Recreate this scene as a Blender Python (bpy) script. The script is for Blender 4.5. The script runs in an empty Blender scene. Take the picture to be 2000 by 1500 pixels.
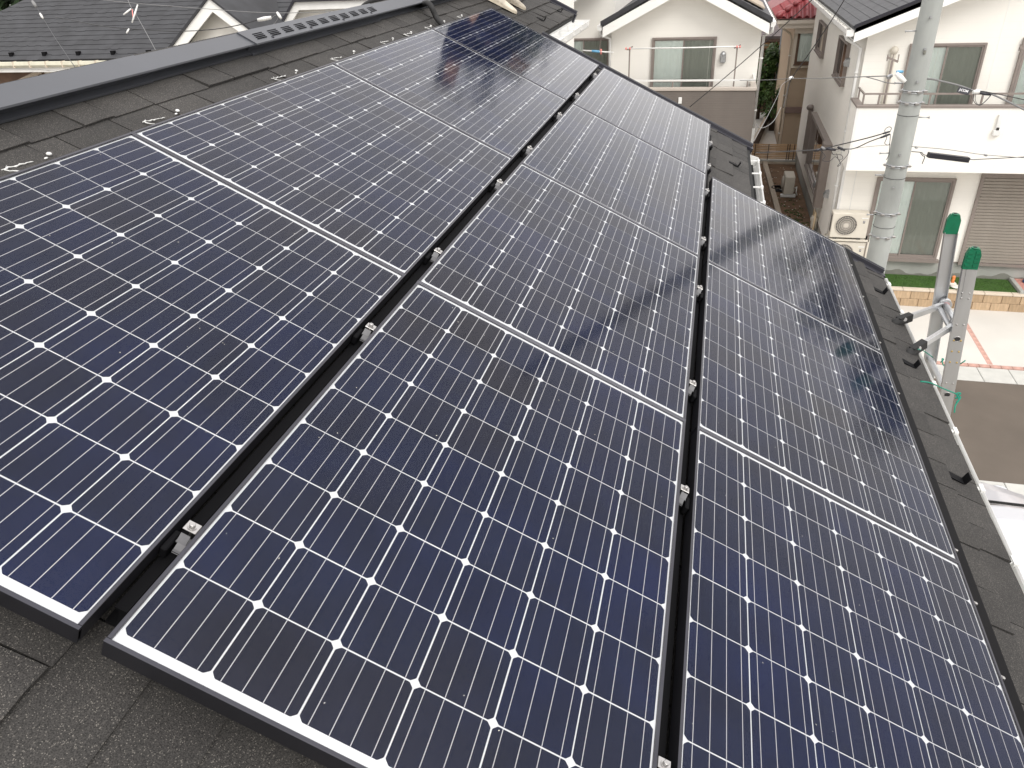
import bpy, bmesh, math, random
from mathutils import Vector, Matrix
random.seed(7)
S = bpy.context.scene
C = S.collection
R = math.radians

# ------------------------------------------------------------------ camera
CAM = Vector((-0.66141, -0.86557, 0.94824))
MM = Matrix(((0.237628854, -0.505680261, 0.829349143),
             (-0.970373896, -0.085197818, 0.226088112),
             (-0.043669558, -0.858503818, -0.510944385)))   # columns: right, down, forward
F = 1466.764
cam_d = bpy.data.cameras.new('camera')
cam = bpy.data.objects.new('camera', cam_d)
C.objects.link(cam)
rot = Matrix((( MM[0][0], -MM[0][1], -MM[0][2]),
              ( MM[1][0], -MM[1][1], -MM[1][2]),
              ( MM[2][0], -MM[2][1], -MM[2][2])))
cam.matrix_world = Matrix.Translation(CAM) @ rot.to_4x4()
cam_d.sensor_width = 36
cam_d.lens = F / 2000 * 36
cam_d.clip_start = 0.05
cam_d.clip_end = 800
S.camera = cam

# ------------------------------------------------------------------ world (overcast), sun, exposure
W = bpy.data.worlds.new('World'); S.world = W; W.use_nodes = True
nt = W.node_tree; nt.nodes.clear()
N = nt.nodes.new; L = nt.links.new
out = N('ShaderNodeOutputWorld'); bg = N('ShaderNodeBackground')
sky = N('ShaderNodeTexSky'); sky.sky_type = 'NISHITA'; sky.sun_disc = False
SUN_EL, SUN_AZ = 46, 218           # azimuth measured from +X towards +Y
sky.sun_elevation = R(SUN_EL); sky.sun_rotation = R(90 - SUN_AZ)
sc_ = N('ShaderNodeVectorMath'); sc_.operation = 'SCALE'; sc_.inputs['Scale'].default_value = 0.10
L(sky.outputs[0], sc_.inputs[0])
tc = N('ShaderNodeTexCoord'); mp = N('ShaderNodeMapping'); mp.inputs['Scale'].default_value = (1, 1, 2.2)
L(tc.outputs['Generated'], mp.inputs[0])
nz = N('ShaderNodeTexNoise'); nz.inputs['Scale'].default_value = 2.1; nz.inputs['Detail'].default_value = 5; nz.inputs['Roughness'].default_value = .5
L(mp.outputs[0], nz.inputs['Vector'])
cr = N('ShaderNodeValToRGB'); cr.color_ramp.elements[0].position = .3; cr.color_ramp.elements[1].position = .7
cr.color_ramp.elements[0].color = (1.04, 1.03, 1.05, 1); cr.color_ramp.elements[1].color = (1.46, 1.38, 1.31, 1)
L(nz.outputs[0], cr.inputs[0])
mx = N('ShaderNodeMix'); mx.data_type = 'RGBA'; mx.inputs[0].default_value = .88
L(sc_.outputs[0], mx.inputs[6]); L(cr.outputs[0], mx.inputs[7])
# overcast skies are brighter overhead than at the horizon
sz = N('ShaderNodeSeparateXYZ'); L(tc.outputs['Generated'], sz.inputs[0])
zr = N('ShaderNodeMapRange'); zr.inputs[1].default_value = 0; zr.inputs[2].default_value = 1; zr.inputs[3].default_value = .93; zr.inputs[4].default_value = 1.30; L(sz.outputs[2], zr.inputs[0])
L(zr.outputs[0], bg.inputs[1])
L(mx.outputs[2], bg.inputs[0])
L(bg.outputs[0], out.inputs[0])
sd = bpy.data.lights.new('sun', 'SUN'); so = bpy.data.objects.new('sun', sd); C.objects.link(so)
sd.energy = 1.5; sd.angle = R(25); sd.color = (1, .97, .92)
dv = Vector((math.cos(R(SUN_EL)) * math.cos(R(SUN_AZ)), math.cos(R(SUN_EL)) * math.sin(R(SUN_AZ)), math.sin(R(SUN_EL))))
so.rotation_euler = (dv).to_track_quat('Z', 'Y').to_euler()
so.location = (0, 0, 30)
S.view_settings.view_transform = 'Standard'; S.view_settings.look = 'None'
S.view_settings.gamma = 1; S.view_settings.use_curve_mapping = False
S.view_settings.exposure = 0.34
S.cycles.use_denoising = True; S.cycles.denoising_input_passes = 'RGB_ALBEDO_NORMAL'; S.cycles.use_adaptive_sampling = False; S.cycles.sampling_pattern = 'TABULATED_SOBOL'

# ------------------------------------------------------------------ helpers
def PX(x, y, d):
    """world point seen at pixel (x, y) of the photograph at distance d along the view axis"""
    return CAM + MM @ (Vector(((x - 1000) / F, (y - 750) / F, 1)) * d)
def ON(x, y, ax, val):
    r = MM @ Vector(((x - 1000) / F, (y - 750) / F, 1))
    return CAM + r * ((val - CAM[ax]) / r[ax])
CA, SA = 0.894427, 0.447214
RM = Matrix(((1, 0, 0, 0), (0, CA, -SA, 0), (0, SA, CA, 0), (0, 0, 0, 1)))   # roof frame: x along ridge, y up the slope, z normal
def RP(x, v, w): return Vector((x, -v * CA - w * SA, -v * SA + w * CA))

class MB:
    def __init__(s): s.v = []; s.f = []; s.m = []; s.sm = []
    def add(s, vs, fs, mi=0, smooth=False, mat=None):
        b = len(s.v)
        for p in vs:
            p = Vector(p)
            s.v.append(mat @ p if mat else p)
        for f in fs: s.f.append(tuple(b + i for i in f)); s.m.append(mi); s.sm.append(smooth)
        return s
    def box(s, x0, x1, y0, y1, z0, z1, mi=0, mat=None):
        if x0 > x1: x0, x1 = x1, x0
        if y0 > y1: y0, y1 = y1, y0
        if z0 > z1: z0, z1 = z1, z0
        return s.add([(x0, y0, z0), (x1, y0, z0), (x1, y1, z0), (x0, y1, z0), (x0, y0, z1), (x1, y0, z1), (x1, y1, z1), (x0, y1, z1)],
                     [(0, 3, 2, 1), (4, 5, 6, 7), (0, 1, 5, 4), (1, 2, 6, 5), (2, 3, 7, 6), (3, 0, 4, 7)], mi, False, mat)
    def bbox(s, x0, x1, y0, y1, z0, z1, b=.004, mi=0, mat=None):
        """box with bevelled top and side edges"""
        if x0 > x1: x0, x1 = x1, x0
        if y0 > y1: y0, y1 = y1, y0
        if z0 > z1: z0, z1 = z1, z0
        b = min(b, (x1 - x0) * .4, (y1 - y0) * .4, (z1 - z0) * .4)
        def ring(i, z): return [(x0 + i, y0 + b + i * 0, z), (x0 + b, y0 + i, z), (x1 - b, y0 + i, z), (x1 - i, y0 + b, z), (x1 - i, y1 - b, z), (x1 - b, y1 - i, z), (x0 + b, y1 - i, z), (x0 + i, y1 - b, z)]
        vs = ring(0, z0 + b) + ring(0, z1 - b) + [(x0 + b, y0 + b, z1), (x1 - b, y0 + b, z1), (x1 - b, y1 - b, z1), (x0 + b, y1 - b, z1)] + [(x0 + b, y0 + b, z0), (x1 - b, y0 + b, z0), (x1 - b, y1 - b, z0), (x0 + b, y1 - b, z0)]
        fs = [(i, (i + 1) % 8, 8 + (i + 1) % 8, 8 + i) for i in range(8)]
        fs += [(16, 17, 18, 19), (23, 22, 21, 20)]
        fs += [(8, 9, 16), (9, 10, 17, 16), (10, 11, 17), (11, 12, 18, 17), (12, 13, 18), (13, 14, 19, 18), (14, 15, 19), (15, 8, 16, 19)]
        fs += [(1, 0, 20), (2, 1, 20, 21), (3, 2, 21), (4, 3, 21, 22), (5, 4, 22), (6, 5, 22, 23), (7, 6, 23), (0, 7, 23, 20)]
        return s.add(vs, fs, mi, False, mat)
    def quad(s, a, b, c, d, mi=0): return s.add([a, b, c, d], [(0, 1, 2, 3)], mi)
    def bar(s, a, b, w, h, up=(0, 0, 1), mi=0):
        a, b = Vector(a), Vector(b); d = (b - a).normalized(); u = Vector(up)
        sd_ = d.cross(u)
        if sd_.length < 1e-4: sd_ = d.cross(Vector((1, 0, 0)))
        sd_.normalize(); u = sd_.cross(d)
        o = [(-w / 2, -h / 2), (w / 2, -h / 2), (w / 2, h / 2), (-w / 2, h / 2)]
        vs = [p + sd_ * i + u * j for p in (a, b) for i, j in o]
        return s.add(vs, [(0, 1, 2, 3), (7, 6, 5, 4), (0, 4, 5, 1), (1, 5, 6, 2), (2, 6, 7, 3), (3, 7, 4, 0)], mi)
    def tube(s, pts, r, n=8, mi=0, caps=True, rads=None):
        pts = [Vector(p) for p in pts]; rings = []
        prev = None
        for i, p in enumerate(pts):
            d = (pts[min(i + 1, len(pts) - 1)] - pts[max(i - 1, 0)])
            if d.length < 1e-9: d = Vector((0, 0, 1))
            d.normalize()
            if prev is None:
                a = d.cross(Vector((0, 0, 1)))
                if a.length < .05: a = d.cross(Vector((1, 0, 0)))
            else:
                a = prev - d * prev.dot(d)
            a.normalize(); prev = a; b = d.cross(a)
            rr = rads[i] if rads else r
            rings.append([p + (a * math.cos(2 * math.pi * k / n) + b * math.sin(2 * math.pi * k / n)) * rr for k in range(n)])
        vs = [q for rg in rings for q in rg]
        fs = [(i * n + k, i * n + (k + 1) % n, (i + 1) * n + (k + 1) % n, (i + 1) * n + k) for i in range(len(pts) - 1) for k in range(n)]
        s.add(vs, fs, mi, True)
        if caps:
            b0 = len(s.v) - len(vs)
            s.f.append(tuple(b0 + k for k in reversed(range(n)))); s.m.append(mi); s.sm.append(False)
            s.f.append(tuple(b0 + (len(pts) - 1) * n + k for k in range(n))); s.m.append(mi); s.sm.append(False)
        return s
    def prism(s, prof, a, b, ax='x', mi=0):
        """extrude 2-D profile along x (prof = (y,z)), y (prof=(x,z)) or z (prof=(x,y))"""
        n = len(prof)
        def P(t, p): return {'x': (t, p[0], p[1]), 'y': (p[0], t, p[1]), 'z': (p[0], p[1], t)}[ax]
        vs = [P(a, p) for p in prof] + [P(b, p) for p in prof]
        fs = [(i, (i + 1) % n, n + (i + 1) % n, n + i) for i in range(n)] + [tuple(reversed(range(n))), tuple(range(n, 2 * n))]
        return s.add(vs, fs, mi)
    def sheet(s, prof, a, b, t, ax='x', mi=0):
        """thin bent sheet: open profile offset by t"""
        n = len(prof); off = []
        for i in range(n):
            p0 = Vector(prof[max(i - 1, 0)]); p1 = Vector(prof[min(i + 1, n - 1)]); d = (p1 - p0).normalized()
            off.append((prof[i][0] - d[1] * t, prof[i][1] + d[0] * t))
        return s.prism(list(prof) + off[::-1], a, b, ax, mi)
    def blob(s, c, rx, ry, rz, n=8, m=6, mi=0, mat=None):
        vs = [(c[0], c[1], c[2] + rz)]
        for j in range(1, m):
            for i in range(n):
                a = math.pi * j / m; b = 2 * math.pi * i / n
                vs.append((c[0] + rx * math.sin(a) * math.cos(b), c[1] + ry * math.sin(a) * math.sin(b), c[2] + rz * math.cos(a)))
        vs.append((c[0], c[1], c[2] - rz)); fs = []
        for i in range(n): fs.append((0, 1 + i, 1 + (i + 1) % n))
        for j in range(m - 2):
            for i in range(n): fs.append((1 + j * n + i, 1 + (j + 1) * n + i, 1 + (j + 1) * n + (i + 1) % n, 1 + j * n + (i + 1) % n))
        e = len(vs) - 1
        for i in range(n): fs.append((e, 1 + (m - 2) * n + (i + 1) % n, 1 + (m - 2) * n + i))
        return s.add(vs, fs, mi, True, mat)
    def mesh(s, name, mats):
        me = bpy.data.meshes.new(name)
        me.from_pydata([tuple(v) for v in s.v], [], s.f)
        for m in (mats if isinstance(mats, (list, tuple)) else [mats]): me.materials.append(m)
        me.polygons.foreach_set('material_index', s.m)
        me.polygons.foreach_set('use_smooth', s.sm)
        bm = bmesh.new(); bm.from_mesh(me); bmesh.ops.recalc_face_normals(bm, faces=bm.faces); bm.to_mesh(me); bm.free()
        return me
    def build(s, name, mats, parent=None, mat=None, label=None, kind=None):
        o = bpy.data.objects.new(name, s.mesh(name, mats)); C.objects.link(o)
        if mat is not None: o.matrix_world = mat
        if parent is not None: o.parent = parent
        if label: o['label'] = label
        if kind: o['kind'] = kind
        return o
def inst(name, me, parent=None, mat=None):
    o = bpy.data.objects.new(name, me); C.objects.link(o)
    if mat is not None: o.matrix_world = mat
    if parent is not None: o.parent = parent
    return o
def tag(o, label, cat, group=None):
    o['label'] = label; o['category'] = cat
    if group: o['group'] = group
    return o
def thing(name, label, cat, group=None, mat=None):
    o = bpy.data.objects.new(name, None); C.objects.link(o); o.empty_display_size = .1
    if mat is not None: o.matrix_world = mat
    return tag(o, label, cat, group)
def struct(name, mb, m, mat=None):
    o = mb.build(name, m, None, mat); o['kind'] = 'structure'; return o

def mat(name, col, rough=.6, metal=0, var=0.0, vscale=6, col2=None, bump=0, bscale=200, spec=.5, stretch=None, detail=6, coat=0, rvar=0, emis=None):
    m = bpy.data.materials.new(name); m.use_nodes = True
    t = m.node_tree; p = t.nodes['Principled BSDF']; n = t.nodes.new; l = t.links.new
    p.inputs['Base Color'].default_value = (*col, 1); p.inputs['Roughness'].default_value = rough
    p.inputs['Metallic'].default_value = metal; p.inputs['Specular IOR Level'].default_value = spec
    p.inputs['Coat Weight'].default_value = coat
    tcn = n('ShaderNodeTexCoord'); src = tcn.outputs['Object']
    if stretch:
        mpn = n('ShaderNodeMapping'); mpn.inputs['Scale'].default_value = stretch; l(src, mpn.inputs[0]); src = mpn.outputs[0]
    if var or col2:
        nn = n('ShaderNodeTexNoise'); nn.inputs['Scale'].default_value = vscale; nn.inputs['Detail'].default_value = detail
        l(src, nn.inputs['Vector'])
        r = n('ShaderNodeValToRGB'); r.color_ramp.elements[0].position = .3; r.color_ramp.elements[1].position = .7
        c2 = col2 or tuple(min(1, c * (1 + var)) for c in col)
        c1 = col if col2 else tuple(c * (1 - var) for c in col)
        r.color_ramp.elements[0].color = (*c1, 1); r.color_ramp.elements[1].color = (*c2, 1)
        l(nn.outputs[0], r.inputs[0]); l(r.outputs[0], p.inputs['Base Color'])
        if rvar:
            mr = n('ShaderNodeMapRange'); mr.inputs[3].default_value = rough - rvar; mr.inputs[4].default_value = rough + rvar
            l(nn.outputs[0], mr.inputs[0]); l(mr.outputs[0], p.inputs['Roughness'])
    if bump:
        bn = n('ShaderNodeTexNoise'); bn.inputs['Scale'].default_value = bscale; bn.inputs['Detail'].default_value = 3
        l(src, bn.inputs['Vector'])
        b = n('ShaderNodeBump'); b.inputs['Strength'].default_value = bump; b.inputs['Distance'].default_value = .004
        l(bn.outputs[0], b.inputs['Height']); l(b.outputs[0], p.inputs['Normal'])
    return m

def shingle_mat(name, ca, cb, cc):
    m = bpy.data.materials.new(name); m.use_nodes = True
    t = m.node_tree; p = t.nodes['Principled BSDF']; n = t.nodes.new; l = t.links.new
    tcn = n('ShaderNodeTexCoord'); oi = n('ShaderNodeObjectInfo'); geo = n('ShaderNodeNewGeometry')
    g = n('ShaderNodeTexNoise'); g.inputs['Scale'].default_value = 400; g.inputs['Detail'].default_value = 2
    big = n('ShaderNodeTexNoise'); big.inputs['Scale'].default_value = 5; big.inputs['Detail'].default_value = 6
    v = n('ShaderNodeTexVoronoi'); v.inputs['Scale'].default_value = 620; v.inputs['Randomness'].default_value = 1
    for q in (g, big, v): l(geo.outputs['Position'], q.inputs['Vector'])
    r = n('ShaderNodeValToRGB'); e = r.color_ramp.elements; e[0].position = .3; e[1].position = .72
    e[0].color = (*ca, 1); e[1].color = (*cb, 1); l(g.outputs[0], r.inputs[0])
    # sparse pale granules
    sp = n('ShaderNodeMath'); sp.operation = 'GREATER_THAN'; sp.inputs[1].default_value = .95
    sep = n('ShaderNodeSeparateColor'); l(v.outputs['Color'], sep.inputs[0]); l(sep.outputs[0], sp.inputs[0])
    m1 = n('ShaderNodeMix'); m1.data_type = 'RGBA'; m1.inputs[7].default_value = (*cc, 1); l(sp.outputs[0], m1.inputs[0]); l(r.outputs[0], m1.inputs[6])
    # per piece and large scale tone
    mr = n('ShaderNodeMapRange'); mr.inputs[3].default_value = .80; mr.inputs[4].default_value = 1.20; l(oi.outputs['Random'], mr.inputs[0])
    mr2 = n('ShaderNodeMapRange'); mr2.inputs[1].default_value = .3; mr2.inputs[2].default_value = .7; mr2.inputs[3].default_value = .8; mr2.inputs[4].default_value = 1.2; l(big.outputs[0], mr2.inputs[0])
    mu = n('ShaderNodeMath'); mu.operation = 'MULTIPLY'; l(mr.outputs[0], mu.inputs[0]); l(mr2.outputs[0], mu.inputs[1])
    vm = n('ShaderNodeVectorMath'); vm.operation = 'SCALE'; l(m1.outputs[2], vm.inputs[0]); l(mu.outputs[0], vm.inputs['Scale'])
    l(vm.outputs[0], p.inputs['Base Color'])
    p.inputs['Roughness'].default_value = .82
    b = n('ShaderNodeBump'); b.inputs['Strength'].default_value = .7; b.inputs['Distance'].default_value = .002
    l(g.outputs[0], b.inputs['Height']); l(b.outputs[0], p.inputs['Normal'])
    return m

def siding_mat(name, col, pitch=.15, depth=.5, var=.04):
    """rendered siding: faint horizontal relief plus a very light tone variation"""
    m = bpy.data.materials.new(name); m.use_nodes = True
    t = m.node_tree; p = t.nodes['Principled BSDF']; n = t.nodes.new; l = t.links.new
    geo = n('ShaderNodeNewGeometry'); sx = n('ShaderNodeSeparateXYZ'); l(geo.outputs['Position'], sx.inputs[0])
    w = n('ShaderNodeMath'); w.operation = 'MULTIPLY'; w.inputs[1].default_value = 1 / pitch; l(sx.outputs[2], w.inputs[0])
    fr = n('ShaderNodeMath'); fr.operation = 'FRACT'; l(w.outputs[0], fr.inputs[0])
    gr = n('ShaderNodeMath'); gr.operation = 'LESS_THAN'; gr.inputs[1].default_value = .05; l(fr.outputs[0], gr.inputs[0])
    mpn = n('ShaderNodeMapping'); mpn.inputs['Scale'].default_value = (1, 1, .25); l(geo.outputs['Position'], mpn.inputs[0])
    nn = n('ShaderNodeTexNoise'); nn.inputs['Scale'].default_value = 1.3; nn.inputs['Detail'].default_value = 6; l(mpn.outputs[0], nn.inputs['Vector'])
    fn = n('ShaderNodeTexNoise'); fn.inputs['Scale'].default_value = 90; fn.inputs['Detail'].default_value = 3; l(geo.outputs['Position'], fn.inputs['Vector'])
    r = n('ShaderNodeValToRGB'); e = r.color_ramp.elements; e[0].position = .3; e[1].position = .7
    e[0].color = (*[c * (1 - var) for c in col], 1); e[1].color = (*[min(.95, c * (1 + var)) for c in col], 1)
    l(nn.outputs[0], r.inputs[0])
    dk = n('ShaderNodeMix'); dk.data_type = 'RGBA'; l(r.outputs[0], dk.inputs[6]); dk.inputs[7].default_value = (*[c * .965 for c in col], 1)
    l(gr.outputs[0], dk.inputs[0]); l(dk.outputs[2], p.inputs['Base Color'])
    p.inputs['Roughness'].default_value = .75
    sb = n('ShaderNodeMath'); sb.operation = 'SUBTRACT'; l(fn.outputs[0], sb.inputs[0]); l(gr.outputs[0], sb.inputs[1])
    b = n('ShaderNodeBump'); b.inputs['Strength'].default_value = depth; b.inputs['Distance'].default_value = .004
    l(sb.outputs[0], b.inputs['Height']); l(b.outputs[0], p.inputs['Normal'])
    return m

# ------------------------------------------------------------------ materials
M = {}
M['shingle'] = shingle_mat('shingle_granules', (.009, .0085, .008), (.058, .054, .050), (.14, .13, .115))
M['felt'] = mat('roof_felt', (.012, .012, .012), .95)
M['cap'] = mat('ridge_steel', (.085, .09, .102), .42, .35, .12, 1.6, bump=.25, bscale=6, rvar=.06)
M['black_steel'] = mat('black_steel', (.02, .02, .028), .42, .2)
M['black_al'] = mat('black_anodised', (.07, .07, .082), .33, .85, .1, 9)
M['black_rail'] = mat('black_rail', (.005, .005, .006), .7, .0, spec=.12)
M['white_pvc'] = mat('white_pvc', (.74, .74, .72), .35, 0, .06, 5)
M['fascia'] = siding_mat('white_fascia', (.84, .84, .81), .4, .05, .03)
M['cream'] = siding_mat('cream_siding', (.85, .83, .775), .152, .12, .025)
M['cream2'] = siding_mat('cream_siding_side', (.85, .83, .775), .152, .12, .03)
M['dark_siding'] = siding_mat('dark_brown_siding', (.15, .13, .115), .06, .9, .1)
M['beige'] = siding_mat('beige_siding', (.52, .41, .30), .3, .3, .06)
M['bronze'] = mat('bronze_sash', (.24, .205, .185), .5, .1, .06, 4)
M['steel'] = mat('galvanised', (.42, .43, .44), .38, .8, .15, 30, rvar=.1)
M['dull_steel'] = mat('dull_steel', (.12, .12, .125), .55, .5, .15, 30)
M['bolt'] = mat('stainless', (.45, .44, .43), .3, .9, .1, 60)
M['al'] = mat('aluminium', (.55, .56, .57), .33, .75, .08, 12, stretch=(1, 1, .1), rvar=.08)
M['rubber'] = mat('black_rubber', (.018, .018, .018), .75, 0, .2, 40)
M['green_plastic'] = mat('green_plastic', (.0, .13, .06), .38, 0, .15, 20)
M['green_rope'] = mat('green_rope', (.0, .21, .14), .7)
M['slate'] = mat('roof_slate', (.035, .036, .04), .75, 0, .25, 3, bump=.3, bscale=60)
M['slate2'] = mat('roof_slate_grey', (.075, .076, .08), .75, 0, .2, 4, bump=.4, bscale=60)
M['slate_brown'] = mat('roof_slate_brown', (.13, .11, .11), .75, 0, .2, 4)
M['red_tile'] = mat('glazed_red_tile', (.25, .045, .05), .45, 0, .25, 6)
M['curtain'] = mat('net_curtain', (.86, .90, .87), .9)
M['curtain_dim'] = mat('curtain_behind_screen', (.36, .37, .33), .9)
M['dark_room'] = mat('dark_room', (.03, .028, .026), .8)
M['ac'] = mat('ac_ivory', (.62, .58, .50), .45, 0, .04, 5)
M['ac_dark'] = mat('ac_grille_dark', (.07, .066, .06), .7)
M['grille'] = mat('ac_grille', (.55, .51, .45), .5)
M['concrete'] = mat('pole_concrete', (.33, .345, .33), .85, 0, .15, 3.5, bump=.5, bscale=90, stretch=(1, 1, .45))
M['found'] = mat('foundation_concrete', (.34, .345, .32), .9, 0, .12, 2, bump=.4, bscale=60)
M['damp'] = mat('damp_concrete', (.19, .19, .165), .85, 0, .12, 3, bump=.4, bscale=60)
M['asphalt'] = mat('asphalt', (.115, .095, .077), .9, 0, .12, 1.2, bump=.8, bscale=150)
M['pave'] = mat('driveway_concrete', (.58, .56, .52), .9, 0, .06, .9, bump=.4, bscale=80)
M['kerbstone'] = mat('gutter_concrete', (.50, .50, .47), .9, 0, .1, 3, bump=.3, bscale=80)
M['pinkbrick'] = mat('pink_brick', (.50, .30, .25), .85, 0, .2, 7, bump=.4, bscale=80)
M['block'] = mat('tan_block', (.48, .34, .21), .9, 0, .12, 10, bump=1, bscale=70)
M['coping'] = mat('block_coping', (.60, .52, .42), .85, 0, .06, 6)
M['dirt'] = mat('bare_soil', (.15, .09, .052), .95, 0, .3, 3, bump=1, bscale=30)
M['earth'] = mat('packed_ground', (.2, .18, .15), .95, 0, .2, 1.5, bump=1, bscale=30)
M['turf'] = mat('artificial_turf', (.045, .10, .018), .9, 0, .25, 14)
M['grass'] = mat('turf_blade', (.06, .14, .02), .7, 0, .3, 5)
M['leaf'] = mat('leaf_green', (.05, .105, .022), .55, 0, .45, 2.5)
M['leaf_dark'] = mat('leaf_dark', (.022, .045, .014), .6, 0, .4, 1.5)
M['leaf_yellow'] = mat('leaf_yellow', (.24, .25, .03), .6, 0, .3, 2)
M['bark'] = mat('bark', (.09, .065, .045), .9, 0, .3, 10)
M['cedar'] = mat('cedar_slat', (.62, .42, .25), .65, 0, .22, 8, stretch=(3, .4, 3))
M['brown_post'] = mat('brown_post', (.06, .035, .025), .7)
M['timber'] = mat('weathered_timber', (.40, .34, .27), .8, 0, .15, 6, stretch=(.5, 6, 6))
M['brown_wall'] = mat('brown_timber_wall', (.14, .085, .055), .8, 0, .2, 4)
M['cable'] = mat('cable_black', (.02, .02, .022), .5)
M['cable_grey'] = mat('cable_grey', (.2, .2, .2), .6)
M['glass_dark'] = mat('dark_glass', (.02, .022, .022), .08, 0, 0, spec=.6)
M['car'] = mat('car_silver', (.56, .57, .61), .3, .25, .02, 3, coat=.6)
M['tyre'] = mat('tyre_rubber', (.02, .02, .02), .8)
M['ink'] = mat('black_plate', (.012, .012, .018), .4)
M['lettering'] = mat('white_lettering', (.85, .85, .85), .5)
M['sealant'] = mat('clear_sealant', (.66, .66, .64), .18, 0, .3, 90, coat=.6, bump=.6, bscale=150)
M['backsheet'] = mat('white_backsheet', (.80, .82, .84), .45)
M['silver_ink'] = mat('busbar_silver', (.60, .60, .62), .5, .0, spec=.2)
M['shoe'] = mat('worn_white_shoe', (.62, .56, .46), .7, 0, .28, 14)
M['sole'] = mat('shoe_sole', (.55, .49, .39), .75, 0, .15, 20)
M['navy'] = mat('navy_workwear', (.018, .022, .04), .85, 0, .2, 12)
M['skin'] = mat('skin', (.5, .3, .21), .55)
M['hair'] = mat('hair', (.01, .009, .008), .5)
M['orange'] = mat('orange_plastic', (.75, .24, .07), .5)
M['white_stone'] = mat('white_stone', (.7, .68, .62), .7, 0, .1, 10)
M['blue'] = mat('blue_plastic', (.02, .07, .19), .4)
M['lightblue'] = mat('light_blue_plastic', (.15, .4, .62), .4)
M['pinkred'] = mat('pink_red_plastic', (.75, .25, .22), .4)
M['brick_gravel'] = mat('pink_gravel', (.5, .24, .2), .95, 0, .3, 25, bump=1, bscale=60)

def cell_mat():
    m = bpy.data.materials.new('silicon_cell'); m.use_nodes = True
    t = m.node_tree; p = t.nodes['Principled BSDF']; n = t.nodes.new; l = t.links.new
    oi = n('ShaderNodeObjectInfo'); tcn = n('ShaderNodeTexCoord'); geo = n('ShaderNodeNewGeometry')
    r = n('ShaderNodeValToRGB'); e = r.color_ramp.elements
    e[0].position = 0; e[0].color = (.003, .009, .050, 1); e[1].position = 1; e[1].color = (.010, .0105, .022, 1)
    k = e.new(.5); k.color = (.005, .010, .036, 1)
    lf = n('ShaderNodeTexNoise'); lf.inputs['Scale'].default_value = 1.1; lf.inputs['Detail'].default_value = 3; l(geo.outputs['Position'], lf.inputs['Vector'])
    am = n('ShaderNodeMapRange'); am.inputs[1].default_value = .32; am.inputs[2].default_value = .68; l(lf.outputs[0], am.inputs[0])
    ax = n('ShaderNodeMath'); ax.operation = 'MULTIPLY_ADD'; ax.inputs[1].default_value = .42; l(oi.outputs['Random'], ax.inputs[0])
    ay = n('ShaderNodeMath'); ay.operation = 'MULTIPLY'; ay.inputs[1].default_value = .58; l(am.outputs[0], ay.inputs[0]); l(ay.outputs[0], ax.inputs[2])
    l(ax.outputs[0], r.inputs[0])
    nn = n('ShaderNodeTexNoise'); nn.inputs['Scale'].default_value = 7; nn.inputs['Detail'].default_value = 4; l(geo.outputs['Position'], nn.inputs['Vector'])
    mr = n('ShaderNodeMapRange'); mr.inputs[1].default_value = .3; mr.inputs[2].default_value = .75; mr.inputs[3].default_value = .85; mr.inputs[4].default_value = 1.35; l(nn.outputs[0], mr.inputs[0])
    vm = n('ShaderNodeVectorMath'); vm.operation = 'SCALE'; l(r.outputs[0], vm.inputs[0]); l(mr.outputs[0], vm.inputs['Scale'])
    l(vm.outputs[0], p.inputs['Base Color'])
    p.inputs['Roughness'].default_value = .45; p.inputs['Specular IOR Level'].default_value = .2
    return m
M['cell'] = cell_mat()
def glass_mat(name, ior, rough, tint=(1, 1, 1), bump=0, ar=None):
    m = bpy.data.materials.new(name); m.use_nodes = True
    t = m.node_tree; t.nodes.clear(); n = t.nodes.new; l = t.links.new
    o = n('ShaderNodeOutputMaterial'); mxs = n('ShaderNodeMixShader'); tr = n('ShaderNodeBsdfTransparent'); gl = n('ShaderNodeBsdfGlossy'); fz = n('ShaderNodeFresnel')
    tr.inputs[0].default_value = (*tint, 1); gl.inputs['Roughness'].default_value = rough; gl.inputs[0].default_value = (1, 1, 1, 1); fz.inputs[0].default_value = ior
    fac = fz.outputs[0]
    if ar:      # anti-reflective coating: little mirror head on, full mirror at a low angle
        pw = n('ShaderNodeMath'); pw.operation = 'POWER'; pw.inputs[1].default_value = ar[0]; l(fac, pw.inputs[0])
        ml = n('ShaderNodeMath'); ml.operation = 'MULTIPLY'; ml.use_clamp = True; ml.inputs[1].default_value = ar[1]; l(pw.outputs[0], ml.inputs[0]); fac = ml.outputs[0]
    l(fac, mxs.inputs[0]); l(tr.outputs[0], mxs.inputs[1]); l(gl.outputs[0], mxs.inputs[2]); l(mxs.outputs[0], o.inputs[0])
    if bump:
        geo = n('ShaderNodeNewGeometry'); bn = n('ShaderNodeTexNoise'); bn.inputs['Scale'].default_value = 1.4; bn.inputs['Detail'].default_value = 2
        l(geo.outputs['Position'], bn.inputs['Vector'])
        b = n('ShaderNodeBump'); b.inputs['Strength'].default_value = bump; b.inputs['Distance'].default_value = .01
        l(bn.outputs[0], b.inputs['Height']); l(b.outputs[0], gl.inputs['Normal'])
    return m
M['pv_glass'] = glass_mat('pv_glass', 1.5, .085, ar=(1.5, 1.62))
M['window_glass'] = glass_mat('window_glass', 1.45, .02, (.95, .98, .965), .2)
M['screen'] = mat('insect_screen', (.12, .12, .11), .9)

GZ, DZ = -6.87, -7.34      # house plots / driveway and road level

exec_parts = []
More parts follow.
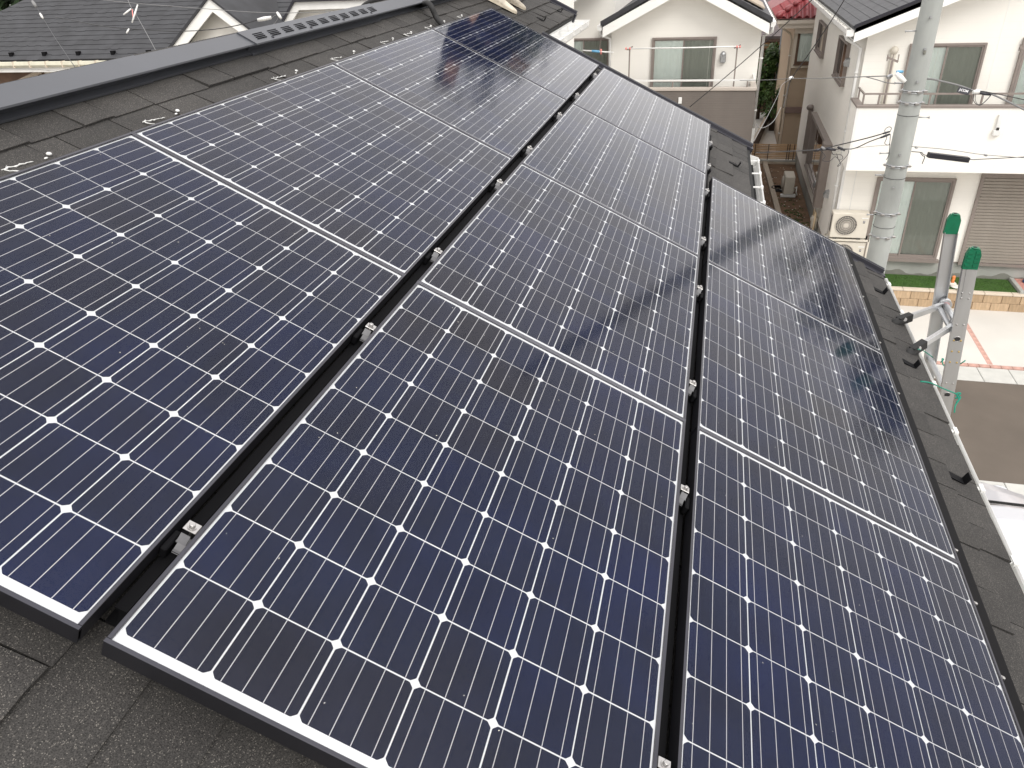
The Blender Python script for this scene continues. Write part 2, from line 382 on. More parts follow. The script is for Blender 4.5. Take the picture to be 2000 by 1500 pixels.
# ================================================================== setting: ground, road
def ground():
    g = MB(); g.box(-150, 11.0, -150, 150, DZ - .5, DZ - .06); g.box(15.1, 200, -150, 150, DZ - .5, DZ - .06); struct('ground', g, M['earth'])
    r = MB(); r.box(11.0, 14.5, -120, 120, DZ - .3, DZ - .004); struct('road', r, M['asphalt'])
    p = MB(); p.box(3.2, 10.6, -120, 1.0, DZ - .2, DZ + .02); struct('parking_slab', p, M['pave'])
    d = MB(); d.box(15.22, 18.10, -14, -4.2, DZ - .2, DZ + .03)
    d.box(15.22, 18.10, -4.2, 40, DZ - .2, DZ + .03); struct('driveway', d, M['pave'])
    y = MB(); y.box(19.2, 29.5, -4.1, -2.0, GZ - .6, GZ); y.box(18.12, 19.2, -4.1, 30, GZ - .6, GZ - .02); y.box(29.62, 60, -30, 30, GZ - .6, GZ - .03); struct('soil_yard', y, M['dirt'])
    # gutter stones along both sides of the road: each stone a piece
    for x0, x1, nm in ((14.5, 15.1, 'far'), (10.6, 11.0, 'near')):
        k = thing('gutter_stones', 'pale concrete gutter stones on the %s side of the road' % ('driveway' if nm == 'far' else 'silver car'), 'kerb')
        me = MB().bbox(0, x1 - x0, 0, .59, DZ - .15, DZ + .012, .008).mesh('gutter_stone', M['kerbstone'])
        for i in range(14): inst('stone', me, k, Matrix.Translation((x0, -11 + i * .6, 0)))
    b = thing('brick_band', 'pink brick edging strips dividing the pale driveway', 'paving')
    me = MB().bbox(0, .105, 0, .205, DZ - .1, DZ + .034, .005).mesh('brick', M['pinkbrick'])
    for i in range(26): inst('brick', me, b, Matrix.Translation((15.105, -9.4 + i * .212, 0)))
    me2 = MB().bbox(0, .205, 0, .105, DZ - .1, DZ + .036, .005).mesh('brick', M['pinkbrick'])
    for i in range(13): inst('brick', me2, b, Matrix.Translation((15.23 + i * .212, -7.15 + .0 * i, 0)))
ground()

def lawn():
    t = MB(); t.box(18.16 + .02, 18.98, -8.35, -4.15, GZ - .4, GZ + .0); o = struct('lawn', t, M['turf'])
    g = MB(); rnd = random.Random(3)
    for i in range(9000):
        x = rnd.uniform(18.2, 18.95); y = rnd.uniform(-8.3, -4.2); a = rnd.uniform(0, 6.28); h = rnd.uniform(.015, .035)
        dx, dy = math.cos(a) * .004, math.sin(a) * .004; lx, ly = rnd.uniform(-.015, .015), rnd.uniform(-.015, .015)
        g.add([(x - dx, y - dy, GZ), (x + dx, y + dy, GZ), (x + lx, y + ly, GZ + h)], [(0, 1, 2)])
    o = g.build('grass', M['grass']); tag(o, 'short bright green turf strip below the white house', 'grass'); o['kind'] = 'stuff'
    w = thing('block_wall', 'low tan split-face block wall between driveway and lawn', 'wall')
    rnd = random.Random(5)
    bl = [MB().bbox(0, .12, 0, .392, 0, .195, .008).mesh('block', mat('tan_block_%d' % i, tuple(q * .85 for q in c), .9, 0, .15, 9, bump=1, bscale=60, stretch=(1, 2.5, .6))) for i, c in enumerate(((.50, .36, .225), (.44, .315, .195), (.55, .40, .255)))]
    for r in range(2):
        for i in range(17):
            inst('block', rnd.choice(bl), w, Matrix.Translation((18.04 + rnd.uniform(-.003, .003), -4.4 - .4 * i + (0 if r else .2), DZ + .025 + .2 * r)))
    me = MB().bbox(0, .15, 0, .592, 0, .05, .008).mesh('coping_stone', M['coping'])
    for i in range(12): inst('coping_stone', me, w, Matrix.Translation((18.025, -4.6 - .6 * i, DZ + .427)))
    e = MB(); e.bbox(18.1, 18.97, -8.46, -8.36, GZ - .3, GZ + .07, .01); o = e.build('kerb_edging', M['found']); tag(o, 'grey concrete edging at the end of the green lawn', 'kerb')
    e = MB(); e.box(18.2, 19.0, -14, -8.47, GZ - .3, GZ + .03); o = struct('gravel_bed', e, M['brick_gravel'])
    # ornament and hose
    t = thing('garden_ornament', 'small orange ornament on a white stone disc in the lawn', 'ornament', mat=Matrix.Translation((18.47, -6.98, GZ)))
    MB().blob((0, 0, .035), .13, .1, .035, 12, 6).build('stone_disc', M['white_stone'], t)
    a = MB(); a.tube([(0, .0, .05), (0, .0, .13), (0, -.01, .17)], .04, 8, rads=[.045, .035, .04]); a.blob((0, 0, .2), .042, .042, .045); a.build('figure', M['orange'], t)
    o = MB().blob((18.30, -7.02, GZ + .03), .12, .12, .03, 12, 6).build('stepping_stone', M['white_stone']); tag(o, 'round white stepping stone at the lawn edge beside the ornament', 'stone')
    h = MB()
    for k in range(3): h.tube([(18.78 + (.16 - .012 * k) * math.cos(a_ * .35), -8.78 + (.16 - .012 * k) * math.sin(a_ * .35), GZ + .05 + .025 * k) for a_ in range(19)], .014, 6)
    o = h.build('hose_coil', M['blue']); tag(o, 'dark blue coiled garden hose on pink gravel', 'hose')
lawn()

# ================================================================== the house under the panels
V0, DV = -1.256, .147
ROOFX = lambda v: 8.27 if v < -.66 else (6.36 if v < 1.42 else 4.67)
def own_house():
    H = thing('house', 'house in the foreground whose dark shingle roof carries the solar panels', 'house')
    # walls
    w = MB()
    w.box(-2.6, 4.2, -1.75, 4.4, DZ, -1.35); w.box(4.201, 5.9, -.95, 4.0, DZ, -.95); w.box(5.901, 7.8, .85, 3.6, DZ, -.15)
    w.build('wall', M['cream'], H)
    # deck, felt
    d = MB()
    for x0, x1, v1 in ((-3, 4.67, 2.42), (4.67, 6.36, 1.43), (6.36, 8.27, -.66)):
        d.box(x0, x1, -v1, 1.465, -.16, -.122)
    d.build('roof_deck', M['felt'], H, RM)
    RMF = Matrix(((1, 0, 0, 0), (0, CA, SA, 0), (0, -SA, CA, 0), (0, 0, 0, 1)))
    # far slope of the roof beyond the ridge
    apex = RP(0, -1.50, -.13)
    f = MB()
    for x0, x1, n in ((-3, 8.27, 4.2),):
        f.add([(x0, apex.y, apex.z), (x1, apex.y, apex.z), (x1, apex.y + n, apex.z - n / 2), (x0, apex.y + n, apex.z - n / 2),
               (x0, apex.y, apex.z - .06), (x1, apex.y, apex.z - .06), (x1, apex.y + n, apex.z - n / 2 - .06), (x0, apex.y + n, apex.z - n / 2 - .06)],
              [(0, 1, 2, 3), (7, 6, 5, 4), (0, 4, 5, 1), (1, 5, 6, 2), (2, 6, 7, 3), (3, 7, 4, 0)])
    f.build('far_roof_slope', M['slate'], H)
    # shingles
    rnd = random.Random(11)
    joints = {0: [1.29, 1.675 - .151, 1.675, 1.90, 2.256], 1: [1.273, 1.392, 1.646]}
    P = []
    for k in range(-1, 26):
        vl = V0 + DV * k
        x = -3 + rnd.uniform(0, .2); xs = [-3.0]
        while x < 8.6:
            x += rnd.choice((.15, .18, .225, .30, .36)); xs.append(x)
        if k in joints:
            j = joints[k]; xs = sorted([q for q in xs if q < j[0] - .15 or q > j[-1] + .15] + j)
        for a, b in zip(xs[:-1], xs[1:]):
            lim = ROOFX(vl - .01) if k < 25 else 4.67
            if k == 18: lim = 6.36
            if a > lim - .04: continue
            P.append((a, min(b, lim), vl, k))
    def hidden(a, b, vl):
        vu = vl - DV
        if b > .35 and a < 5.6 and vu > -1.02 and vl < .93: return True
        if b > .35 and a < 4.1 and vu > .9 and vl < 1.98: return True
        return a < -1.2 or (a < -.6 and vl < -.3) or (a < .7 and vl > 2.0) or (b < 1.0 and vl < -1.1)
    def dist(p): return (RP((p[0] + p[1]) / 2, p[2] - .07, -.11) - CAM).length / math.sqrt(max(.05, p[1] - p[0]))
    vis = sorted([p for p in P if not hidden(p[0], p[1], p[2])], key=dist)
    near = set(vis[:290]); rest = MB()
    def piece(mb, a, b, vl, ox=0, oy=0):
        t0 = rnd.choice((.006, .010, .014)); g = .0032; vu = vl - DV - .02; j0, j1 = rnd.uniform(-.003, .003), rnd.uniform(-.003, .003)
        zb = -.117; zt = -.1125
        n = 3; vs = []
        for i in range(n + 1):
            x = a + g + (b - a - 2 * g) * i / n - ox; jj = j0 + (j1 - j0) * i / n + rnd.uniform(-.0015, .0015)
            vs += [(x, -(vl + jj) - oy, zb), (x, -(vl + jj) - oy, zt + t0), (x, -(vl + jj) + .003 - oy, zt + t0 + .001), (x, -vu - oy, zt), (x, -vu - oy, zb)]
        fs = []
        for i in range(n):
            p, q = i * 5, i * 5 + 5
            fs += [(p, q, q + 1, p + 1), (p + 1, q + 1, q + 2, p + 2), (p + 2, q + 2, q + 3, p + 3), (p + 3, q + 3, q + 4, p + 4)]
        fs += [(0, 1, 2, 3, 4), (n * 5 + 4, n * 5 + 3, n * 5 + 2, n * 5 + 1, n * 5)]
        mb.add(vs, fs)
    for p in P:
        if p in near:
            ox, oy = p[0], -p[2]
            mb = MB(); piece(mb, p[0], p[1], p[2], ox, oy)
            mb.build('shingle', M['shingle'], H, RM @ Matrix.Translation((ox, oy, 0)))
        else: piece(rest, p[0], p[1], p[2])
    o = rest.build('shingle_field', M['shingle'], H, RM); o['kind'] = 'stuff'
    # ridge cap: bent steel pieces
    def capmb(x0, x1, dz=0, dv=0):
        m = MB()
        prof = [(1.378 + dv, -.099), (1.408 + dv, -.096), (1.395 + dv, -.060), (1.368 + dv, -.056 + dz), (1.371 + dv, -.050 + dz), (1.468, -.046 + dz), (1.468, -.07)]
        b = [(1.468, -.12), (1.378 + dv, -.107)]
        m.prism(prof + b, x0, x1)
        return m
    for i, (x0, x1, dz) in enumerate(((-3, .1, 0), (.06, 2.06, .003), (2.03, 2.83, 0), (2.80, 4.38, .006), (4.36, 6.2, 0), (6.18, 8.28, .003))):
        o = capmb(x0, x1, dz, -dz * 1.5).build('ridge_cap', M['cap'], H, RM)
        if i == 3:
            for gI in range(11):
                lv = MB(); xc = 2.90 + gI * .138
                for r_ in range(4):
                    yy = 1.388 + .013 * r_; xx = xc - .045 + .006 * r_
                    lv.box(xx, xx + .085, yy, yy + .0045, -.046, -.0395)
                lv.build('vent_louvre', M['black_rail'], o)
            for sx in (2.98, 3.39, 3.8, 4.21):
                MB().blob((sx, 1.380, -.0425), .008, .008, .005).build('screw', M['black_steel'], o)
    far = MB(); far.prism([(0, 0), (.15, -.075), (.15, -.11), (0, -.03)], -3, 8.28)
    q = RP(0, -1.468, -.046); far.build('ridge_cap_back', M['cap'], H, Matrix.Translation((0, q.y, q.z)))
    # verge trims (black sheet with a raised lip)
    def verge(x, v0, v1):
        t = MB(); t.prism([(x - .055, -.103), (x + .002, -.100), (x + .006, -.078), (x + .030, -.078), (x + .030, -.155), (x - .055, -.125)], -v1, -v0, 'y')
        o = t.build('verge_trim', M['black_steel'], H, RM)
        c = MB(); c.prism([(x + .031, -.074), (x + .031, -.170), (x + .038, -.170), (x + .038, -.074)], -v1, -v0, 'y'); c.build('trim_lip', M['cap'], o)
        # end cap dropping at the eave
        e = MB(); e.box(x - .05, x + .036, -v1 - .012, -v1 + .05, -.21, -.10); e.build('trim_end', M['black_steel'], o)
        fb = MB(); fb.box(x - .16, x - .06, -v1 + .06, -v0, -.34, -.165); fb.build('barge_board', M['white_pvc'], H, RM)
    verge(4.68, 1.43, 2.425); verge(6.38, -.655, 1.44); verge(8.24, -1.5, -.66)
    # white gutters, fascia and brackets
    def gutter(x0, x1, v, wide=.105, drop=.055, step=.455):
        e = RP(0, v, -.115)
        y, z = e.y, e.z - .02
        f_ = MB(); f_.box(x0, x1 - .05, y + .03, y + .05, z - .20, z - .0); f_.build('fascia', M['white_pvc'], H)
        g = MB(); t = .004; yo = y - wide + .03
        prof = [(y + .025, z - .04), (y + .015, z - drop - .05), (y - .01, z - drop - .07), (yo + .03, z - drop - .07), (yo + .008, z - drop - .05), (yo, z - drop + .005), (yo - .007, z - drop + .012)]
        g.sheet(prof, x0, x1, t)
        go = g.build('gutter', M['white_pvc'], H)
        n = int((x1 - x0) / step)
        for i in range(n):
            x = x1 - .12 - i * step
            b = MB(); b.box(x, x + .022, yo - .010, y + .02, z - drop + .006, z - drop + .012)
            b.box(x - .01, x + .04, yo - .013, yo + .004, z - drop - .03, z - drop + .017); b.build('bracket', M['white_pvc'], go)
        c = MB(); c.prism([(p[0], p[1]) for p in prof], x1 - .006, x1, 'x'); c.build('end_cap', M['white_pvc'], go)
        return go
    gutter(-3, 4.72, 2.425, .072, .03); gutter(4.5, 6.45, 1.44, .10, .085, .40)
    e_ = RP(0, 1.44, -.115); t_ = MB(); t_.box(4.6, 6.40, e_.y - .034, e_.y + .012, e_.z - .15, e_.z - .145); t_.build('painted_gutter_shade', M['black_rail'], H); gutter(6.3, 8.42, -.66, .15)  # black strip stands in for the shade inside the gutter trough
    # snow guards
    def guard(x, v, s=1):
        t = MB(); t.box(-.028 * s, .028 * s, -.0, .10 * s, -.004, .0)
        t.prism([(-.0, 0), (-.004, 0), (-.006, .045 * s), (.0, .045 * s)], -.03 * s, .03 * s, 'x')
        o = t.build('snow_guard', M['black_rail'], H, RM @ Matrix.Translation((x, -v, -.102)) @ Matrix.Rotation(R(90 * 0), 4, 'Z'))
    for x in (4.254, 3.273, 2.261, 1.25): guard(x, 2.345, .8)
    guard(5.50, 1.29, .75); guard(7.044, -.776, .75); guard(8.068 - .15, -.777, .75)
    return H
own_house()

# ================================================================== solar panels
CP, SP_ = .159, .1606
PL, PW = .0265 + 9 * CP + .018, 6 * SP_ + .022
def panel_meshes():
    h = .1550 / 2; hy = .1571 / 2; c = .0098; r = .002
    oc = [(-h + c, -h), (h - c, -h), (h - c + r, -h + r * .55), (h - r * .55, -h + c - r), (h, -h + c), (h, h - c), (h - r * .55, h - c + r), (h - c + r, h - r * .55), (h - c, h), (-h + c, h), (-h + c - r, h - r * .55), (-h + r * .55, h - c + r), (-h, h - c), (-h, -h + c), (-h + r * .55, -h + c - r), (-h + c - r, -h + r * .55)]
    oc = [(x, y * hy / h) for x, y in oc]
    cell = MB(); n = len(oc)
    cell.add([(x, y, -.0042) for x, y in oc] + [(x, y, -.0034) for x, y in oc], [tuple(range(n, 2 * n))] + [(i, (i + 1) % n, n + (i + 1) % n, n + i) for i in range(n)])
    for k in range(4):
        y = -hy + 2 * hy * (k * 2 + 1) / 8
        cell.box(-h, h, y - .0008, y + .0008, -.0034, -.0031, 1)
    cell = cell.mesh('cell', [M['cell'], M['silver_ink']])
    bs = MB(); bs.box(.004, PL - .004, -PW + .004, -.004, -.0075, -.0045); bs = bs.mesh('backsheet', M['backsheet'])
    gl = MB(); gl.quad((.0075, -.0075, 0), (.0075, -PW + .0075, 0), (PL - .0075, -PW + .0075, 0), (PL - .0075, -.0075, 0)); gl = gl.mesh('glass', M['pv_glass'])
    fw = .008
    pr = [(0, -.040), (.0018, -.040), (.0018, -.038), (.022, -.038), (.022, -.0365), (.0018, -.0365), (.0018, -.006), (fw, -.006), (fw, .0012), (fw - .0008, .0020), (.0008, .0020), (0, .0012)]
    lg = MB(); lg.prism([(-p[0], p[1]) for p in pr], fw + .0002, PL - fw - .0002); lg = lg.mesh('frame_rail', M['black_al'])
    lg2 = MB(); lg2.prism([(-PW + p[0], p[1]) for p in pr], fw + .0002, PL - fw - .0002); lg2 = lg2.mesh('frame_rail', M['black_al'])
    st = MB(); st.prism([(p[0], p[1]) for p in pr], -PW, 0, 'y'); st = st.mesh('frame_rail', M['black_al'])
    st2 = MB(); st2.prism([(PL - p[0], p[1]) for p in pr], -PW, 0, 'y'); st2 = st2.mesh('frame_rail', M['black_al'])
    return cell, bs, gl, (lg, lg2, st, st2)
PM = panel_meshes()
def panel(x0, v0, label, dz=0, ca=0):
    """x0, v0: first cell corner; builds one framed panel"""
    t = thing('solar_panel', label, 'solar panel', 'black framed solar panels on the roof', RM @ Matrix.Translation((x0 - .0265, -(v0 - .011), dz)))
    inst('backsheet', PM[1], t)
    for fr in PM[3]: inst('frame_rail', fr, t)
    rnd = random.Random(hash(label) % 1000 if False else int(x0 * 100 + v0 * 7919) % 9973)
    for i in range(6):
        for j in range(9):
            inst('cell', PM[0], t, Matrix.Translation((.0265 + CP * (j + .5) + rnd.uniform(-.0003, .0003), -.011 - SP_ * (i + .5) + rnd.uniform(-.0003, .0003), 0)))
    inst('glass', PM[2], t)
    return t
vT, vM, vR = -.0644 - 6 * SP_, 0.0, 6 * SP_ + .0658
stepx = 9 * CP + .0457
nm = ['nearest', 'second', 'third', 'farthest']
for k in range(4):
    panel(-.001 + k * stepx, vT, ('%s solar panel of the upper row beside the ridge' % nm[k]) + ('' if k < 3 else ', where the worker is mirrored'))
    panel(.001 + k * stepx, vM, '%s solar panel of the middle row between the two black gaps' % nm[k])
for k in range(3):
    panel(.0035 + k * stepx, vR, '%s solar panel of the lower row beside the eave' % (nm[k] if k < 2 else 'farthest'))

# mounting rails with clamps
def rack(vc, xs, x1, label, side):
    t = thing('mounting_rail', label, 'mounting rail', None, RM @ Matrix.Translation((0, -vc, 0)))
    r = MB(); r.prism([(-.030 * side, -.105), (.030 * side, -.105), (.030 * side, -.098), (.008 * side, -.098), (.008 * side, -.052), (.018 * side, -.050), (.018 * side, -.046), (-.006 * side, -.046), (-.006 * side, -.098), (-.030 * side, -.098)], .06, x1)
    r.build('rail', M['black_rail'], t)
    cl = MB()
    cl.bbox(-.015, .015, -.020, .014, -.0015, .0022, .001); cl.box(-.004, .004, -.019, -.016, -.03, -.0015); cl.box(-.012, .012, -.021, -.019, -.012, -.002)
    cl.tube([(0, -.002, .002), (0, -.002, .0045)], .0115, 14); cl.tube([(0, -.002, -.045), (0, -.002, -.002)], .004, 8)
    cl = cl.mesh('clamp', M['bolt'])
    hd = MB(); hd.tube([(0, -.002, .0045), (0, -.002, .0105), (0, -.002, .012)], .008, 6, rads=[.0082, .0082, .0068]); hd = hd.mesh('bolt_head', M['bolt'])
    br = MB(); br.box(-.045, -.022, -.018, .010, -.016, -.012); br.prism([(-.046, -.012), (-.030, .004), (-.028, .003), (-.044, -.013)], -.016, .008, 'y'); br.box(-.066, -.045, -.018, .004, -.026, -.021)
    br.prism([(-.067, -.026), (-.045, -.012), (-.044, -.014), (-.064, -.028)], -.018, .004, 'y')
    br = br.mesh('spring_plate', M['dull_steel'])
    for x in xs:
        mm = Matrix.Translation((x, -.004 * side, 0)) @ Matrix.Diagonal((.78, .80 * side, .85, 1))
        c = inst('clamp', cl, t, mm); inst('bolt_head', hd, c); inst('spring_plate', br, c)
    # black junction lumps beside each clamp
    for x in xs:
        MB().bbox(-.03, .02, .006 * side, .02 * side, -.04, -.012, .003).build('bracket_foot', M['black_rail'], t, Matrix.Translation((x - .03, 0, 0)))
    return t
gm = (vM - .011 + (-.0644 + .011)) / 2
rack(gm, (.24, 1.102, 1.705, 2.57, 3.185, 4.023, 4.666, 5.50), 5.9, 'black rail with silver clamps in the gap between upper and middle rows', 1)
gm2 = (vR - .011 + 6 * SP_ + .011) / 2
rack(gm2, (.244, 1.104, 1.71, 2.562, 3.199, 4.067, 4.65, 5.3), 5.75, 'black rail with silver clamps in the gap between middle and lower rows', -1)
def upper_rail():
    t = thing('mounting_rail', 'black rail under the ridge-side edge of the upper row, with sealed bracket tips', 'mounting rail', None, RM)
    MB().box(.0, 5.88, 1.015, 1.03, -.105, -.042).build('rail', M['black_rail'], t)
    rnd = random.Random(4)
    pts = [(1.273, 1.134), (1.924, 1.764), (2.872, 2.685), (3.548, 3.299), (4.136, 3.98), (4.464, 4.38), (4.86, 4.78), (5.16, 5.09), (5.602, 5.53)]
    for b, s in pts:
        k = MB(); k.blob((b, 1.178, -.099), .010, .008, .005); k.blob((b - .026, 1.166, -.1), .008, .004, .003); k.build('screw_cap', M['sealant'], t)
        m = MB(); x = s - .04; y = 1.182
        for ln, sl_, w_ in ((15, -.10, 1), (8, -.9, .8), (4, .6, .5)):
            px_, x, y = [], s - .04 + (0 if ln > 9 else .006), 1.182 - (0 if ln > 9 else .006)
            for i in range(ln): px_.append((x, y + rnd.uniform(-.0025, .0025), -.1015 + rnd.uniform(-.001, .001))); x += .0078; y += .0078 * sl_
            m.tube(px_, .003, 6, rads=[rnd.uniform(.001, .0034) * w_ for _ in px_])
        m.build('sealant_smear', M['sealant'], t)
upper_rail()
def skirt():
    vb = vR + 6 * SP_ + .011
    t = thing('panel_skirt', 'black edge trim along the eave side of the lower panel row', 'trim', None, RM)
    s = MB()
    s.prism([(-vb - .003, -.09), (-vb - .003, -.003), (-vb - .050, -.008), (-vb - .055, -.014), (-vb - .055, -.09)], -.02, .0 + 3 * stepx - .01)
    s.build('cover_strip', M['black_rail'], t)
    for x in (.24, 1.0, 1.28, 1.52, 2.55, 3.05, 3.62, 4.1):
        b = MB(); b.tube([(x, -vb - .008, -.003), (x, -vb - .008, .002)], .0045, 8); b.box(x - .004, x + .008, -vb - .012, -vb - .001, -.004, -.001); b.build('bolt', M['bolt'], t)
skirt()
def specks():
    rnd = random.Random(17); m = MB()
    for i in range(260):
        x, v = rnd.uniform(.03, 5.8), rnd.uniform(-1.02, 1.95)
        if v > .96 and x > 4.3: continue
        if -.06 < v < 0 or .96 < v < 1.03: continue
        a = rnd.uniform(0, 3.14); l_ = rnd.uniform(.0006, .0022); w_ = rnd.uniform(.0005, .001)
        c, d = math.cos(a), math.sin(a); z = .0004
        m.add([(x - c * l_ - d * w_, -v - d * l_ + c * w_, z), (x + c * l_ - d * w_, -v + d * l_ + c * w_, z), (x + c * l_ + d * w_, -v + d * l_ - c * w_, z), (x - c * l_ + d * w_, -v - d * l_ - c * w_, z)], [(0, 1, 2, 3)])
    o = m.build('dust_specks', M['white_stone'], None, RM); tag(o, 'tiny pale dust specks lying on the panel glass', 'dust'); o['kind'] = 'stuff'
specks()
def front_cover():
    t = thing('conduit_pipe', 'thick black corrugated conduit looping over the roof ridge', 'conduit')
    pts = [RP(4.8, -1.0, -.085), RP(4.93, -1.1, -.08), RP(5.02, -1.20, -.072), RP(5.06, -1.30, -.02), PX(812, 12, 5.72), PX(788, -1, 5.9), PX(758, -3, 6.05), PX(728, 2, 6.25), PX(708, 14, 6.4), PX(696, 34, 6.5)]
    # resample with corrugation
    def cat(p0, p1, p2, p3, u): return .5 * ((2 * p1) + (p2 - p0) * u + (2 * p0 - 5 * p1 + 4 * p2 - p3) * u * u + (3 * p1 - p0 - 3 * p2 + p3) * u ** 3)
    q = []
    for i in range(len(pts) - 1):
        p0, p1, p2, p3 = pts[max(i - 1, 0)], pts[i], pts[i + 1], pts[min(i + 2, len(pts) - 1)]
        n = max(2, int((p2 - p1).length / .007))
        q += [cat(p0, p1, p2, p3, k / n) for k in range(n)]
    m = MB(); m.tube(q, .02, 10, rads=[.0205 if i % 2 else .0185 for i in range(len(q))]); m.build('corrugated_pipe', M['rubber'], t)
front_cover()

# ================================================================== neighbouring houses
def face_x(x, y, z): return Matrix(((0, 0, -1, x), (-1, 0, 0, y), (0, 1, 0, z), (0, 0, 0, 1)))     # facade looking towards -x: local right = -y
def face_y(x, y, z): return Matrix(((-1, 0, 0, x), (0, 0, 1, y), (0, 1, 0, z), (0, 0, 0, 1)))      # facade looking towards +y: local right = -x

def window(parent, mt, w, h, panes=2, frame=None, fw=.045, dim=(0, 1), sill=True, curtains=True, mid=None, depth=.07, label=None):
    """w x h window whose lower left outer corner is the local origin; sub-parts: sash, pane, curtain"""
    fr = frame or M['bronze']
    f = MB()
    f.box(0, w, h - fw, h, -.01, depth); f.box(0, w, 0, fw, -.01, depth); f.box(0, fw, fw, h - fw, -.01, depth); f.box(w - fw, w, fw, h - fw, -.01, depth)
    if sill: f.box(-.02, w + .02, -.035, -.002, -.01, depth + .03)
    o = f.build('window', fr, parent, mt, label=label)
    pw = (w - 2 * fw) / panes; s = .035
    for i in range(panes):
        x0 = fw + pw * i; x1 = x0 + pw; zo = .018 if i % 2 == 0 else .034
        if panes == 2: x0 -= .0 if i == 0 else .02; x1 += .02 if i == 0 else 0
        q = MB(); q.box(x0, x1, fw, fw + s * 1.3, zo, zo + .015); q.box(x0, x1, h - fw - s, h - fw, zo, zo + .015); q.box(x0, x0 + s, fw, h - fw, zo, zo + .0152); q.box(x1 - s, x1, fw, h - fw, zo, zo + .0152)
        if mid: q.box(x0 + s, x1 - s, mid, mid + .03, zo, zo + .014)
        q.build('sash', fr, o)
        g = MB(); g.quad((x0 + s, fw + s, zo + .008), (x1 - s, fw + s, zo + .008), (x1 - s, h - fw - s, zo + .008), (x0 + s, h - fw - s, zo + .008)); g.build('pane', M['window_glass'], o)
        if curtains:
            # pleated curtain just behind the glass
            c = MB(); n = int((x1 - x0) / .06); vs = []; rnd = random.Random(int(w * 100) + i)
            for k in range(n + 1):
                xx = x0 + (x1 - x0) * k / n; zz = (.002 if k % 2 else .014) + rnd.uniform(-.003, .002); xx += rnd.uniform(-.012, .012) if 0 < k < n else 0
                vs += [(xx, fw, zz), (xx, h - fw, zz)]
            c.add(vs, [(2 * k, 2 * k + 2, 2 * k + 3, 2 * k + 1) for k in range(n)])
            c.build('curtain', M['curtain_dim'] if i in dim else M['curtain'], o)
        else:
            c = MB(); c.box(x0, x1, fw, h - fw, .002, .006); c.build('painted_room_dark', M['dark_room'], o)  # near-black sheet behind the pane: darkness of the room put in as colour
    return o

def downpipe(parent, pts, r=.035, m=None):
    p = MB(); p.tube(pts, r, 8); o = p.build('downpipe', m or M['white_pvc'], parent)
    for a, b in zip(pts[:-1], pts[1:]):
        a, b = Vector(a), Vector(b)
        if abs(a.z - b.z) > 1.5:
            n = int(abs(a.z - b.z) / 1.1)
            for i in range(n):
                q = a.lerp(b, (i + .4) / n); k = MB(); k.tube([q + Vector((0, 0, -.02)), q + Vector((0, 0, .02))], r * 1.25, 8); k.build('pipe_clip', M['white_pvc'], o)
    return o

def slate_roof(parent, name, a, b, c, d, m, rows, thick=.12, step=.012):
    """slope a-b (eave) to d-c (top): stepped slate courses as real laps"""
    a, b, c, d = map(Vector, (a, b, c, d)); n = (b - a).cross(d - a).normalized()
    if n.z < 0: n = -n
    s = MB()
    for i in range(rows):
        t0, t1 = i / rows, (i + 1) / rows
        p0, p1 = a.lerp(d, t0), b.lerp(c, t0); q1, q0 = b.lerp(c, t1), a.lerp(d, t1)
        s.add([p0 + n * step, p1 + n * step, q1 + n * .001, q0 + n * .001, p0 - n * .02, p1 - n * .02, q1 - n * .02, q0 - n * .02],
              [(0, 1, 2, 3), (0, 4, 5, 1), (1, 5, 6, 2), (0, 3, 7, 4)])
        # individual slates that sit a little proud
    s.add([a - n * .021, b - n * .021, c - n * .021, d - n * .021, a - n * thick, b - n * thick, c - n * thick, d - n * thick],
          [(0, 1, 2, 3), (7, 6, 5, 4), (0, 4, 5, 1), (1, 5, 6, 2), (2, 6, 7, 3), (3, 7, 4, 0)])
    o = s.build(name, m, parent); return o

def slate_joints(parent, a, b, c, d, rows, w, m, lift=.013, seed=1, keep=1.0):
    """dark gaps of broken slate courses: short raised lips scattered over the slope"""
    a, b, c, d = map(Vector, (a, b, c, d)); n = (b - a).cross(d - a).normalized()
    if n.z < 0: n = -n
    rnd = random.Random(seed); s = MB(); L_ = (b - a).length
    for i in range(rows):
        t0, t1 = i / rows, (i + 1) / rows
        u = rnd.uniform(0, w)
        while u < L_ - w:
            ww = w * rnd.uniform(.5, 1.1)
            if rnd.random() < .5 * keep:
                f0, f1 = u / L_, (u + ww) / L_
                t0b = t0 - .12 / rows
                P = lambda f, t, k: (a.lerp(b, f)).lerp(d.lerp(c, f), t) + n * k
                s.add([P(f0, t0b, lift + .003), P(f1, t0b, lift + .003), P(f1, t1, .004), P(f0, t1, .004), P(f0, t0b, 0), P(f1, t0b, 0)],
                      [(0, 1, 2, 3), (0, 4, 5, 1), (1, 5, 2), (0, 3, 4)])
            u += ww + rnd.uniform(0, w)
    o = s.build('raised_slates', m, parent); o['kind'] = 'stuff'; return o

